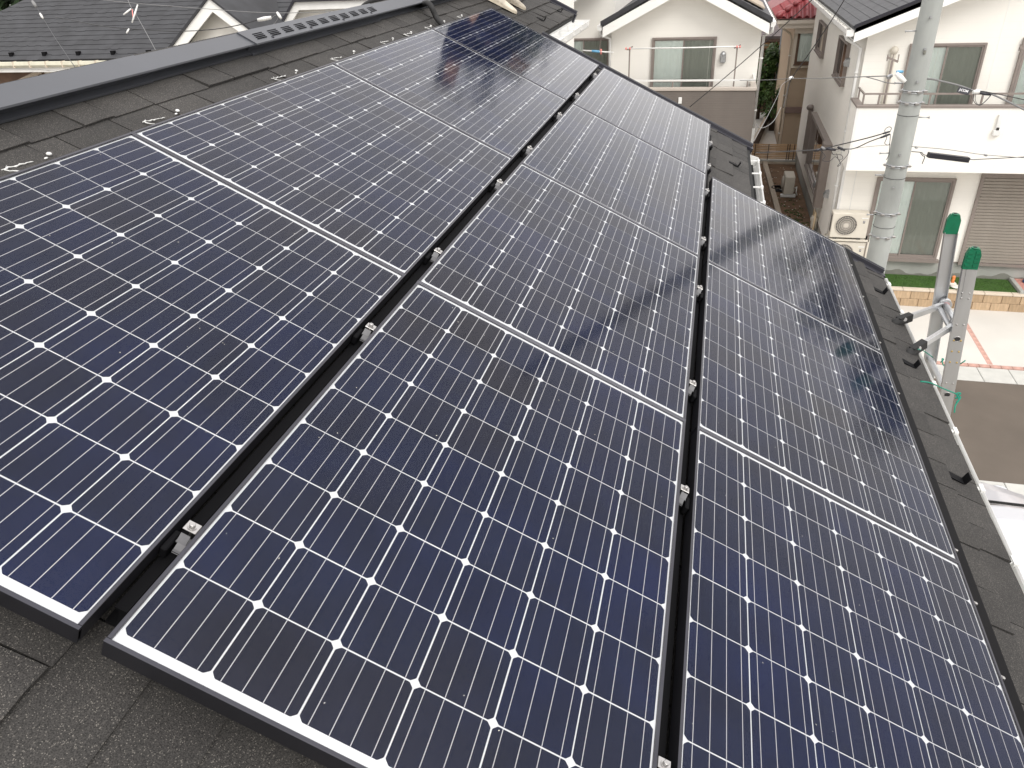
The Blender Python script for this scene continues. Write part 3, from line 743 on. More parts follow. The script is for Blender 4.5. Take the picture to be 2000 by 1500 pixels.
def white_house():
    """house on the right with balcony"""
    H = thing('house', 'white two-storey house with a long balcony behind the utility pole', 'house')
    X, Y, Xb = 19.0, -4.12, 18.1
    ez = -1.22
    w = MB(); zr = ez
    # side profile: body with gable (ridge along x)
    yr = -9.2; zt = ez + .40 * (Y - yr)
    w.add([(X, Y, GZ + .38), (X, yr * 2 - Y, GZ + .38), (X, yr * 2 - Y, ez), (X, yr, zt), (X, Y, ez), (30, Y, GZ + .38), (30, yr * 2 - Y, GZ + .38), (30, yr * 2 - Y, ez), (30, yr, zt), (30, Y, ez)],
          [(0, 1, 2, 3, 4), (9, 8, 7, 6, 5), (0, 4, 9, 5), (1, 6, 7, 2), (4, 3, 8, 9), (3, 2, 7, 8), (0, 5, 6, 1)])
    w.build('wall', M['cream'], H)
    f = MB(); f.box(X + .012, 29.98, Y - 5, Y + .0 - .012, GZ - .5, GZ + .38); f.box(X - .02 + .035, X + .5, yr * 2 - Y, Y - .02, GZ - .5, GZ + .379); f.build('foundation', M['found'], H)
    dm = MB()   # damp tide mark on the foundation, its own outline
    n = 46; pr = [(-5.35 - i * .085, GZ + .07 + .055 * math.sin(i * .42) + .035 * math.sin(i * 1.13 + 1)) for i in range(n)]
    dm.prism([(-5.35, GZ - .02)] + [(p[0], max(p[1], GZ + .02)) for p in pr] + [(pr[-1][0], GZ - .02)], X + .006, X + .02); dm.build('damp_mark', M['damp'], H)
    wf = MB(); wf.box(X - .012, X + .012, Y - 5.5, Y + .02, GZ + .375, GZ + .40); wf.box(X, 30, Y - .005, Y + .02, GZ + .375, GZ + .40); wf.build('drip_flashing', M['bronze'], H)
    # corner trims
    tr = MB(); tr.box(X - .008, X + .05, Y - .05, Y + .008, GZ + .4, -4.04); tr.box(X - .006, X + .02, Y - .30, Y - .285, GZ + .4, -4.04); tr.box(Xb - .008, Xb + .04, Y + .06, Y + .115, -4.03, -2.66); tr.build('corner_trim', M['white_pvc'], H)
    # balcony parapet (hollow box)
    yb0, yb1 = Y + .105, -11.0
    b = MB(); b.box(Xb, Xb + .10, yb1, yb0, -4.03, -2.64); b.box(Xb + .10, X, yb0 - .10, yb0, -4.03, -2.64); b.box(Xb + .10, X, yb1, yb0 - .1, -4.03, -3.75)
    bo = b.build('balcony', M['cream'], H)
    c = MB(); c.bbox(Xb - .03, Xb + .13, yb1, yb0 + .03, -2.64, -2.585, .008); c.bbox(Xb + .13, X, yb0 - .13, yb0 + .03, -2.64, -2.586, .008); c.build('coping', M['bronze'], bo)
    r = MB(); zr_ = -2.36
    r.bar((Xb + .05, yb0 - .08, zr_), (Xb + .05, yb1, zr_), .04, .035); r.build('handrail', M['bronze'], bo)
    y = yb0 - .10
    r = MB(); r.bar((Xb + .05, y, -2.585), (Xb + .05, y, zr_), .035, .035); r.bar((Xb + .05, y, zr_), (X - .05, y, zr_), .035, .03); r.bar((Xb + .7, y, -2.585), (Xb + .7, y, zr_), .035, .035); r.build('return_rail', M['bronze'], bo)
    for k in range(9):
        yy = yb0 - .42 - k * 1.02
        q = MB(); q.bar((Xb + .05, yy, -2.585), (Xb + .05, yy, zr_), .035, .035); q.build('rail_post', M['bronze'], bo)
    # laundry brackets
    for px, top in (((1731, 178), -1.72), ((1976, 190), -1.55)):
        p = ON(px[0], px[1], 0, Xb + .25)
        q = MB(); q.bar((p.x, p.y, -2.6), (p.x, p.y, top), .045, .03); q.bar((p.x - .02, p.y + .12, top + .08), (p.x + .02, p.y - .12, top - .02), .03, .045)
        for t in (-.11, 0, .11): q.bar((p.x, p.y + t, top + .0), (p.x, p.y + t, top + .13), .02, .02)
        q.build('laundry_bracket', M['bronze'], bo)
    # duct cover on the upper wall
    d = MB(); p = ON(1746, 98, 0, X)
    d.bbox(X - .075, X, p.y - .05, p.y + .05, -3.3, p.z, .012); d.blob((X - .05, p.y, p.z + .0), .07, .09, .09); d.build('duct_cover', M['ac'], H)
    # scupper pipe on the parapet
    p = ON(1960, 223, 0, Xb); q = ON(1949, 262, 0, Xb)
    d = MB(); d.bbox(Xb - .06, Xb, q.y + .01, q.y + .09, q.z + .08, p.z, .008); d.bbox(Xb - .085, Xb, q.y - .02, q.y + .12, q.z - .02, q.z + .1, .01); d.build('overflow_pipe', M['white_pvc'], H)
    d = MB(); d.box(Xb - .09, Xb - .055, q.y + .03, q.y + .08, q.z + .1, q.z + .15); d.build('overflow_mouth', M['dark_room'], H)
    # panel joints of the siding
    j = MB(); j.box(Xb - .004, Xb, -7.07, -7.055, -4.03, -2.64); j.box(X - .004, X, -6.78, -6.765, -2.6, .3); j.build('siding_joint', M['fascia'], H)
    # upper windows
    a = ON(1778, 84, 0, X); b2 = ON(1928, 83, 0, X)
    window(H, face_x(X, a.y, -3.42), a.y - b2.y, 1.96, 2, dim=(1,), mid=None, label='upper balcony window, one half behind a dark screen')
    a = ON(1986, 120, 0, X); window(H, face_x(X, a.y, -3.42), 1.65, 2.05, 2, dim=())
    # lower window
    a = ON(1712, 345, 0, X); b2 = ON(1868, 348, 0, X)
    window(H, face_x(X, a.y - .02, -6.42), a.y - b2.y - .02, 2.02, 2, dim=(1,), fw=.06, label='tall sliding window at ground level beside the pole')
    s = MB(); s.box(X - .12, X, b2.y - .06, a.y + .04, -6.49, -6.42); s.build('step_sill', M['bronze'], H)
    # shutter
    sh = MB(); ys, ye = -7.21, -9.6; sh.box(X - .06, X, ys - .0, ys + .07, -6.46, -4.35); sh.box(X - .06, X, ye - .07, ye, -6.46, -4.35); sh.box(X - .08, X, ye - .07, ys + .07, -6.52, -6.462); sh.box(X - .10, X, ye - .07, ys + .07, -4.349, -4.06)
    so_ = sh.build('shutter_frame', M['bronze'], H)
    sl = MB(); hh = .0745; sl.prism([(0, 0), (-.018, .006), (-.018, hh - .014), (-.004, hh - .006), (0, hh)], ye + .001, ys - .001, 'y'); sl = sl.mesh('shutter_slat', mat('shutter_metal', (.30, .27, .235), .5, .3, .05, 3))
    for k in range(28): inst('shutter_slat', sl, so_, Matrix.Translation((X - .012, 0, -6.455 + k * hh)))
    # side wall windows
    a = ON(1664, 88, 1, Y); b2 = ON(1645, 74, 1, Y)
    window(H, face_y(22.9, Y, -2.68), 1.75, .98, 2, dim=(), curtains=False, depth=.09, label='upper side window nearer the corner')
    window(H, face_y(28.0, Y, -2.68), 1.9, .88, 2, dim=(), curtains=False, depth=.09)
    # lower side window with projecting shutter housing
    o = window(H, face_y(25.6, Y, -5.85), 3.9, 1.55, 3, dim=(), curtains=False, depth=.12, label='wide lower side window with thick bronze shutter frame')
    g = MB(); g.box(21.35, 21.75, Y, Y + .22, -5.95, -4.22); g.box(21.75, 25.7, Y, Y + .16, -4.32, -4.22); g.build('shutter_box', M['bronze'], H)
    g = MB(); g.box(26.6, 26.75, Y, Y + .14, -5.75, -4.35); g.blob((26.68, Y + .1, -4.28), .12, .12, .1); g.build('duct_cover', M['bronze'], H)
    for xx, zz in ((22.9, -5.72), (20.65, -5.35), (21.0, -2.12)):
        v = MB(); v.prism([(Y, zz - .09), (Y + .12, zz - .07), (Y + .13, zz), (Y + .09, zz + .08), (Y, zz + .11)], xx - .09, xx + .09); v.build('vent_hood', M['steel'], H)
    # roof
    y0, z0 = -3.70, -1.03
    yR, zR = yr, z0 + .4 * (y0 - yr)
    x0, x1 = 18.45, 30.4
    A_, B_, C_, D_ = (x0, y0, z0), (x1, y0, z0), (x1, yR, zR), (x0, yR, zR)
    slate_roof(H, 'roof', A_, B_, C_, D_, M['slate2'], 32, .14, .008)
    y2, = (2 * yR - y0,)
    slate_roof(H, 'roof', (x0, y2, z0), (x1, y2, z0), (x1, yR, zR), (x0, yR, zR), M['slate2'], 8, .14)
    f_ = MB(); f_.prism([(y0 - .02, z0 - .03), (yR, zR - .03), (yR, zR + .055), (y0 - .02, z0 + .035)], x0 - .035, x0 - .003); f_.build('verge_trim', M['black_steel'], H)
    f_ = MB(); f_.prism([(y0 - .05, z0 - .32), (yR, zR - .34), (yR, zR - .035), (y0 - .05, z0 - .04)], x0 + .0, x0 + .03); f_.build('barge_board', M['fascia'], H)
    f_ = MB(); f_.prism([(y0 - .05, z0 - .30), (yR, zR - .32), (yR, zR - .30), (y0 - .05, z0 - .28)], x0 + .03, X); f_.build('soffit', M['fascia'], H)
    g = MB(); g.sheet([(y0 - .04, z0 - .06), (y0 - .03, z0 - .18), (y0 + .02, z0 - .21), (y0 + .09, z0 - .20), (y0 + .12, z0 - .16), (y0 + .125, z0 - .06)], x0 + .02, x1, .004); g.box(x0 + .016, x0 + .022, y0 - .03, y0 + .12, z0 - .2, z0 - .07)
    go = g.build('gutter', M['white_pvc'], H)
    # leaf litter strung along the gutter
    rnd = random.Random(9); lt = MB()
    for k in range(260):
        xx = x0 + .5 + rnd.random() * 11; lt.blob((xx, y0 + .04 + rnd.uniform(-.04, .05), z0 - .10), .03, .03, .02, 5, 4)
    o = lt.build('litter', M['white_stone'], go); o['kind'] = 'stuff'
    downpipe(H, [(X + .25, y0 + .04, z0 - .2), (X + .25, y0 - .02, z0 - .34), (X + .12, Y + .09, z0 - .52), (X + .12, Y + .07, GZ + .1)], .042)
    return H
white_house()

def ac_unit(x, y0, z0, w, h, label):
    t = thing('air_conditioner', label, 'air conditioner', 'ivory outdoor units on the white house', face_x(x, y0, z0))
    b = MB(); b.bbox(0, w, 0, h, -.30, 0, .012); b.build('casing', M['ac'], t)
    cx, cy, r = w * .40, h * .52, h * .40
    d = MB(); n = 28
    d.add([(cx, cy, .002)] + [(cx + r * math.cos(a * 2 * math.pi / n), cy + r * math.sin(a * 2 * math.pi / n), .002) for a in range(n)], [(0, 1 + a, 1 + (a + 1) % n) for a in range(n)])
    d.build('fan_opening', M['ac_dark'], t)
    g = MB()
    for k in range(36):
        a = k * 2 * math.pi / 36; g.bar((cx + .05 * math.cos(a), cy + .05 * math.sin(a), .014), (cx + r * math.cos(a + .25), cy + r * math.sin(a + .25), .010), .007, .004, up=(0, 0, 1))
    for rr in (r, r * .8, r * .62, r * .44): g.tube([(cx + rr * math.cos(a * math.pi / 16), cy + rr * math.sin(a * math.pi / 16), .012) for a in range(33)], .004 if rr < r else .008, 4)
    g.tube([(cx, cy, .004), (cx, cy, .02)], h * .085, 16); g.build('fan_grille', M['grille'], t)
    l_ = MB(); 
    for k in range(14): l_.box(-.006, -.001, h * .2 + k * h * .05, h * .2 + k * h * .05 + .012, -.25, -.05)
    l_.build('side_louvre', M['ac_dark'], t)
    m = MB(); m.box(w * .845, w * .895, h * .62, h * .72, 0, .004); lg = m.build('badge', M['ink'], t)
    m = MB(); m.box(w * .858, w * .865, h * .635, h * .705, .004, .006); m.box(w * .865, w * .882, h * .695, h * .705, .004, .006); m.box(w * .876, w * .882, h * .66, h * .695, .004, .006); m.box(w * .865, w * .876, h * .66, h * .668, .004, .006); m.build('badge_mark', M['lettering'], lg)
    f = MB(); f.box(w * .1, w * .2, -.035, 0, -.32, .02); f.box(w * .75, w * .85, -.035, 0, -.32, .02); f.build('foot', M['ac_dark'], t)
    s = MB(); s.bbox(w * .80, w * .97, h * .80, h * .845, 0, .006, .002); s.build('handle', M['white_pvc'], t)
    return t
ac_unit(18.62, -4.0, -5.83, .84, .62, 'ivory outdoor air conditioner with round fan grille, upper one of the stacked pair')
ac_unit(18.62, -4.04, -6.56, .84, .62, 'ivory outdoor air conditioner, lower one of the stacked pair beside the pole')
def ac_rack():
    t = thing('ac_stand', 'ivory metal stand carrying the two stacked air conditioners', 'stand')
    f = MB()
    for y in (-3.95, -4.92):
        f.bar((18.60, y, GZ - .02), (18.60, y, -5.86), .04, .04); f.bar((18.95, y, GZ - .02), (18.95, y, -5.86), .04, .04)
    for z in (-5.88, -6.62): f.bar((18.60, -3.95, z), (18.60, -4.92, z), .04, .04); f.bar((18.95, -3.95, z), (18.95, -4.92, z), .04, .04)
    f.build('frame', M['ac'], t)
ac_rack()
def side_ac():
    t = thing('air_conditioner', 'small ivory air conditioner standing on bare soil in the side alley', 'air conditioner', None, face_x(25.3, -3.42, GZ + .1) @ Matrix.Rotation(R(0), 4, 'Y'))
    b = MB(); b.bbox(0, .32, 0, .58, -.75, 0, .02); b.build('casing', M['ac'], t)
    f = MB(); f.blob((-.03, .3, -.35), .05, .22, .24, 10, 8); f.build('fan_cover', M['grille'], t)
    f = MB(); f.bbox(-.08, .4, -.09, -.005, -.12, .02, .01); f.bbox(-.08, .4, -.09, -.005, -.72, -.58, .01); f.build('foot', M['white_pvc'], t)
    f = MB(); f.tube([(.32, .2, -.1), (.38, .2, -.1), (.4, .25, -.05), (.4, .1, .0), (.44, -.02, 0)], .018, 6); f.build('pipe', M['white_pvc'], t)
    k = MB()
    for i in range(3): k.tube([(26.1 + (.24 - .02 * i) * math.cos(a * .35), -3.30 + (.24 - .02 * i) * math.sin(a * .35), GZ + .04 + .03 * i) for a in range(19)], .022, 6)
    o = k.build('hose_coil', M['rubber']); tag(o, 'black coiled hose lying on bare soil beside the small air conditioner', 'hose')
side_ac()
def meter():
    t = thing('gas_meter', 'ivory gas meter with pipes low on the side wall of the white house', 'meter')
    p = ON(1596, 430, 1, -4.1); x, z = p.x, p.z
    b = MB(); b.bbox(x - .12, x + .16, -4.10, -3.95, z - .22, z + .10, .02); b.bbox(x - .05, x + .1, -3.95, -3.92, z - .02, z + .06, .01); b.build('body', M['ac'], t)
    q = MB(); q.tube([(x + .1, -4.0, z + .1), (x + .1, -4.0, z + .27), (x - .22, -4.0, z + .27), (x - .22, -4.0, z - .65)], .03, 8); q.tube([(x + .02, -4.02, z - .2), (x + .02, -4.02, z - .5)], .02, 8); q.build('pipe', mat('cream_pipe', (.66, .52, .34), .5), t)
meter()

def gable_house():
    H = thing('house', 'white house with pitched gable, balcony and dark lower wall, centre right', 'house')
    X = 21.7; yl, yr_ = 1.93, -1.97; zc = -1.22 + .5 * 1.95
    ez = -1.22
    w = MB(); ym = (yl + yr_) / 2
    w.add([(X, yl, -2.9), (X, yr_, -2.9), (X, yr_, ez), (X, ym, zc), (X, yl, ez), (29, yl, -2.9), (29, yr_, -2.9), (29, yr_, ez), (29, ym, zc), (29, yl, ez)],
          [(0, 1, 2, 3, 4), (9, 8, 7, 6, 5), (0, 4, 9, 5), (1, 6, 7, 2), (4, 3, 8, 9), (3, 2, 7, 8), (0, 5, 6, 1)])
    w.build('wall', M['cream'], H)
    d = MB(); d.box(20.8, 29, yr_, 8.2, GZ - .5, -2.905); d.build('lower_wall', M['dark_siding'], H)
    c = MB(); c.box(20.8, 20.9, yr_ + .03, 5.5, -2.905, -2.74); c.box(20.9, X, yr_ + .03, yr_ + .13, -2.905, -2.74); c.build('parapet', M['dark_siding'], H)
    c = MB(); c.bbox(20.77, 20.93, yr_, 5.5, -2.74, -2.66, .01); c.bbox(20.93, X, yr_, yr_ + .16, -2.74, -2.661, .01); b = c.build('balcony_coping', mat('coping_beige', (.48, .43, .38), .5), H)
    r = MB(); r.bar((20.85, yr_ + .08, -2.49), (20.85, 5.4, -2.49), .045, .04); r.bar((20.85, yr_ + .08, -2.49), (X, yr_ + .08, -2.49), .04, .035); r.build('handrail', M['white_pvc'], b)
    for k in range(6):
        q = MB(); q.bar((20.85, yr_ + .25 + k * .95, -2.66), (20.85, yr_ + .25 + k * .95, -2.49), .035, .035); q.build('rail_post', M['bronze'], b)
    # laundry rack
    for y in (1.35, -1.38):
        q = MB(); q.bar((20.95, y, -2.66), (20.95, y, -1.72), .035, .03); q.bar((20.95, y + .08, -1.74), (20.95, y - .08, -1.66), .03, .03); q.bar((20.8, y, -1.72), (20.95, y, -1.72), .03, .03); q.build('laundry_post', M['bronze'], H)
    # window, lamp
    window(H, face_x(X, .83, -2.9 + .02), 1.69, 1.34, 2, dim=(1,), mid=.22)
    q = MB(); q.prism([(X, -2.18), (X - .13, -2.18), (X - .13, -2.02), (X - .09, -1.94), (X, -1.92)], -1.13, -.98, 'y') if False else q.bbox(X - .12, X, -1.13, -.98, -2.18, -1.98, .02)
    q.blob((X - .05, -1.055, -1.98), .08, .075, .09, 12, 8); q.build('wall_lamp', M['steel'], H)
    # roof and boards
    x0, x1 = 21.15, 29.4; el, er = yl + .23, yr_ - .21; z0 = -1.12; zt = z0 + .5 * (el - er) / 2
    for e in (el, er):
        slate_roof(H, 'roof', (x0, e, z0), (x1, e, z0), (x1, ym, zt), (x0, ym, zt), M['slate2'], 12, .10, .01)
    f = MB(); f.prism([(el, z0 - .05), (ym, zt - .05), (er, z0 - .05), (er, z0 + .06), (ym, zt + .06), (el, z0 + .06)], x0 - .03, x0 - .002); f.build('verge_trim', M['slate'], H)
    f = MB(); f.prism([(el - .06, z0 - .33), (ym, zt - .36), (er + .06, z0 - .33), (er + .06, z0 - .055), (ym, zt - .055), (el - .06, z0 - .055)], x0 + .0, x0 + .03); f.build('barge_board', M['fascia'], H)
    f = MB(); f.prism([(el - .06, z0 - .30), (ym, zt - .33), (er + .06, z0 - .30), (er + .06, z0 - .27), (ym, zt - .30), (el - .06, z0 - .27)], x0 + .031, X - .001); f.build('soffit', M['fascia'], H)
    for e, s in ((el, 1), (er, -1)):
        g = MB(); g.prism([(e - .03 * s, z0 - .05), (e - .03 * s, z0 - .17), (e + .05 * s, z0 - .17), (e + .09 * s, z0 - .12), (e + .09 * s, z0 - .05)], x0 + .02, x1); g.build('gutter', M['white_pvc'], H)
    downpipe(H, [(x0 + .25, er - .03, z0 - .15), (x0 + .25, er - .03, z0 - .3), (X + .1, yr_ - .07, z0 - .45), (X + .1, yr_ - .07, GZ)], .04)
    downpipe(H, [(x0 + .25, el + .03, z0 - .15), (x0 + .25, el + .03, z0 - .3), (X - .1, yl + .03, z0 - .42), (X - .08, yl + .03, -2.7)], .04)
    q = MB(); q.bbox(20.76, 20.8, -.09, 0, -3.06, -2.9, .006) ; q.build('vent_cover', M['white_pvc'], H)
    q = MB(); q.bbox(X + .05, X + .25, yr_ - .12, yr_ - .02, -4.35, -3.9, .02); q.build('junction_box', M['white_pvc'], H)
    # grey skylight board seen past the gable on the far roof
    q = MB(); yy = er + .9; q.bbox(22.3, 24.0, 0, .9, 0, .05, .01); q.build('roof_hatch', M['timber'], H, Matrix.Translation((0, er + .18, z0 + .14)) @ Matrix.Rotation(math.atan(.5), 4, 'X'))
gable_house()
def rear_house():
    H = thing('house', 'white house behind the far gable of the panel roof, curtained window on the left', 'house')
    X = 22.6; yl, yr_ = 4.6, 1.6; ym = -.6
    z = lambda y: -1.32 + .5 * (yl - y)
    w = MB(); w.add([(X, yl, GZ), (X, 1.96, GZ), (X, 1.96, z(1.96)), (X, yl, z(yl)), (31, yl, GZ), (31, 1.96, GZ), (31, 1.96, z(1.96)), (31, yl, z(yl))],
                    [(0, 1, 2, 3), (7, 6, 5, 4), (0, 3, 7, 4), (1, 5, 6, 2), (3, 2, 6, 7), (0, 4, 5, 1)])
    w.build('wall', M['cream'], H)
    window(H, face_x(X, 3.58, -2.95), 1.5, 1.33, 2, dim=(1,))
    f = MB(); f.prism([(yl + .35, z(yl + .35) - .12), (1.96, z(1.96) - .12), (1.96, z(1.96) + .16), (yl + .35, z(yl + .35) + .16)], X - .58, X - .54); f.build('barge_board', M['fascia'], H)
    f = MB(); f.prism([(yl + .4, z(yl + .4) + .16), (1.96, z(1.96) + .16), (1.96, z(1.96) + .26), (yl + .4, z(yl + .4) + .26)], X - .62, 31); f.build('roof', M['slate2'], H)
rear_house()
def laundry_rods():
    t = thing('laundry_pole', 'long white laundry pole with pink end caps in front of the gabled house window', 'laundry pole')
    b = MB(); b.tube([(20.80, 1.45, -1.69), (20.80, 0, -1.695), (20.80, -1.45, -1.68)], .017, 8); b.build('pole', M['white_pvc'], t)
    for y in (1.43, 1.33, -1.37, -1.44): MB().tube([(20.80, y + .02, -1.69), (20.80, y - .02, -1.69)], .028, 8).build('clip', M['pinkred'], t)
    t = thing('laundry_pole', 'short white laundry pole with a light blue grip in front of the left window', 'laundry pole')
    a, b_ = ON(1138, 98.5, 0, 21.4), ON(1198, 102.5, 0, 21.4)
    MB().tube([a, b_], .02, 8).build('pole', M['white_pvc'], t)
    c = a.lerp(b_, .3); e = a.lerp(b_, .56); MB().tube([c, e], .032, 8).build('grip', M['lightblue'], t)
    c = a.lerp(b_, .60); MB().tube([c - Vector((0, 0, .07)), c + Vector((0, 0, .07))], .025, 8).build('clip', M['pinkred'], t)
    h = MB(); top = ON(1176, 58, 0, 21.4); h.bar(a.lerp(b_, .54), top, .02, .02); h.build('hanger', M['bronze'], t)
laundry_rods()

def beige_house():
    H = thing('house', 'beige house with a red tiled roof corner between the two white houses', 'house')
    X = 31.0; yl = -3.62
    w = MB(); w.box(X, 38, -9, yl, GZ - .5, -2.2); w.build('wall', M['beige'], H)
    t = MB(); t.box(X - .10, X, -9, yl + .02, -5.30, -5.08); t.box(X - .02, X, yl - .02, yl + .02, GZ, -2.2); t.build('belt_course', mat('belt_mauve', (.24, .17, .15), .6), H)
    c = MB(); c.box(X - .10, X + .0, yl + .0, yl + .06, GZ, -2.2); c.build('corner_board', mat('corner_beige', (.60, .52, .42), .6), H)
    e = MB(); e.box(X - .62, X + 6, -9, yl + .72, -2.14, -2.02); e.box(X - .52, X + 6, -9, yl + .62, -2.30, -2.15); e.box(X - .30, X, -9, yl + .05, -2.5, -2.31); e.build('eave_box', mat('eave_cream', (.66, .60, .52), .55), H)
    window(H, face_x(X - .12, -3.70, -3.55), 1.6, 1.12, 1, dim=(), frame=M['brown_wall'], fw=.05)
    f = MB(); f.box(X - .14, X, -6.4, -3.60, -3.68, -3.60); f.box(X - .16, X, -6.4, -3.58, -2.45, -2.40); f.box(X - .125, X - .02, -3.70, -3.60, -3.6, -2.45); f.build('window_surround', mat('surround_cream', (.70, .64, .54), .55), H)
    downpipe(H, [(X - .4, yl + .5, -2.3), (X - .2, yl + .2, -2.5), (X - .08, yl + .11, -2.7), (X - .08, yl + .11, GZ)], .035, mat('pipe_beige', (.55, .48, .38), .5))
    # hip roof with barrel tiles
    x0, y0, z0 = X - .68, yl + .78, -1.93; sl = .55
    me = MB(); n = 6
    for i in range(n):
        a0, a1 = i / n, (i + 1) / n
        def yz(a): return (.26 * (a - .5), .05 * math.sin(a * 2 * math.pi) + .02)
        p, q = yz(a0), yz(a1)
        me.add([(0, p[0], p[1]), (0, q[0], q[1]), (.34, q[0], q[1]), (.34, p[0], p[1]), (0, p[0], p[1] - .03), (0, q[0], q[1] - .03)], [(0, 1, 2, 3), (0, 4, 5, 1)])
    tile = me.mesh('roof_tile', M['red_tile'])
    ang = math.atan(sl)
    for r in range(9):
        for k in range(20):
            yy = y0 - .18 - k * .26
            xx = x0 + r * .27
            if yy + .13 > y0 - r * .27 * 1.0: continue
            inst('roof_tile', tile, H, Matrix.Translation((xx, yy, z0 + r * .27 * sl)) @ Matrix.Rotation(-ang, 4, 'Y'))
    # the hip side facing +y
    for r in range(9):
        for k in range(12):
            xx = x0 + .18 + k * .26; yy = y0 - r * .27
            if xx - .13 < x0 + r * .27: continue
            inst('roof_tile', tile, H, Matrix.Translation((xx, yy, z0 + r * .27 * sl)) @ Matrix.Rotation(-math.pi / 2, 4, 'Z') @ Matrix.Rotation(-ang, 4, 'Y'))
    ml = MB(); ml.blob((0, 0, 0), .20, .12, .10, 10, 6); ml = ml.mesh('hip_tile', M['red_tile'])
    for r in range(8):
        inst('hip_tile', ml, H, Matrix.Translation((x0 + .12 + r * .29, y0 - .12 - r * .29, z0 + .10 + r * .29 * sl)) @ Matrix.Rotation(-math.pi / 4, 4, 'Z') @ Matrix.Rotation(-math.atan(sl / 1.414), 4, 'Y'))
    u = MB(); u.add([(x0, y0, z0 - .03), (x0, -9, z0 - .03), (x0 + 3.2, -9, z0 - .03 + 3.2 * sl), (x0 + 3.2, y0 - 3.2, z0 - .03 + 3.2 * sl), (x0 + 7, y0 - 3.2, z0 - .03 + 3.2 * sl), (x0 + 7, y0, z0 - .03), (x0 + .1, y0 - .1, z0 - .1), (x0 + 7, -9, z0 - .1)],
                    [(0, 1, 2, 3), (0, 3, 4, 5)]); u.build('roof_deck', M['red_tile'], H)
beige_house()
def back_street():
    H = thing('house', 'dark brown house with slate-brown eave in the gap behind the tree', 'house')
    X = 40
    w = MB(); w.box(X + .6, 50, -9, 3, GZ, -3.5); w.build('wall', M['brown_wall'], H)
    slate_roof(H, 'roof', (X, -9, -3.62), (X, 3, -3.62), (X + 5, 3, -1.8), (X + 5, -9, -1.8), M['slate_brown'], 26, .12, .012)
    e = MB(); e.box(X + .05, X + .6, -9, 3, -3.86, -3.70); e.build('eave_board', M['brown_post'], H)
    for y0, y1, z0, z1 in ((-3.45, -3.95, -4.10, -3.95), (-3.45, -3.95, -5.1, -4.3), (-3.0, -3.35, -4.2, -3.95)):
        window(H, face_x(X + .6, y0, z0), y0 - y1, z1 - z0, 1, frame=M['cedar'], fw=.04, dim=(), sill=False)
    o = thing('building', 'plain pale apartment wall far behind the red roof corner', 'building')
    b = MB(); b.box(58, 70, -12, 8, GZ, 1.0); b.build('wall', M['beige'], o)
    b = MB(); b.box(57.9, 58, -5.2, -4.2, -3.9, -2.5); b.build('window', M['fascia'], o)
    p = MB(); a = ON(1532, 50, 0, 37.5); p.tube([(37.5, a.y, GZ - .2), (37.5, a.y, a.z + .3)], .10, 10, rads=[.12, .10]); o = p.build('steel_post', mat('painted_steel', (.20, .23, .25), .5, .3)); tag(o, 'slim grey steel post rising beside the garden tree', 'post')
    # garden gate and railing
    t = thing('garden_gate', 'black metal railing with gate post at the end of the alley', 'gate')
    x = 39; 
    for k in range(9):
        a = ON(1477 + k * 2.7, 213 - k * .3, 0, x); q = MB(); q.bar((x, a.y, GZ), (x, a.y, -5.7), .03, .03); q.build('bar', M['black_rail'], t)
    a = ON(1476, 205, 0, x); b = ON(1500, 205, 0, x)
    for z in (-5.7, -6.2, -6.75): MB().bar((x, a.y, z), (x, b.y, z), .03, .04).build('rail', M['black_rail'], t)
    b = ON(1503, 190, 0, x); MB().bbox(x - .1, x + .1, b.y - .14, b.y + .14, GZ, -5.4, .01).build('gate_post', M['brown_post'], t)
    s = MB(); s.box(30, 39, -4.2, 2, GZ - .2, GZ + .0); struct('back_path', s, M['pave'])
    # sloping boundary fence
    f = MB(); A_ = ON(1473, 277, 0, 30.3); B_ = ON(1523, 176, 0, 43)
    f.add([A_, B_, B_ + Vector((0, 0, -1.3)), A_ + Vector((0, 0, -1.3)), A_ + Vector((0, .06, 0)), B_ + Vector((0, .06, 0)), B_ + Vector((0, .06, -1.3)), A_ + Vector((0, .06, -1.3))],
          [(0, 1, 2, 3), (7, 6, 5, 4), (0, 4, 5, 1), (1, 5, 6, 2), (2, 6, 7, 3), (3, 7, 4, 0)])
    t = thing('boundary_fence', 'dark brown boundary fence with a pale top rail running away beside the alley', 'fence')
    f.build('panel', M['brown_post'], t); MB().bar(A_ + Vector((0, .03, .03)), B_ + Vector((0, .03, .03)), .09, .05).build('top_rail', M['timber'], t)
back_street()
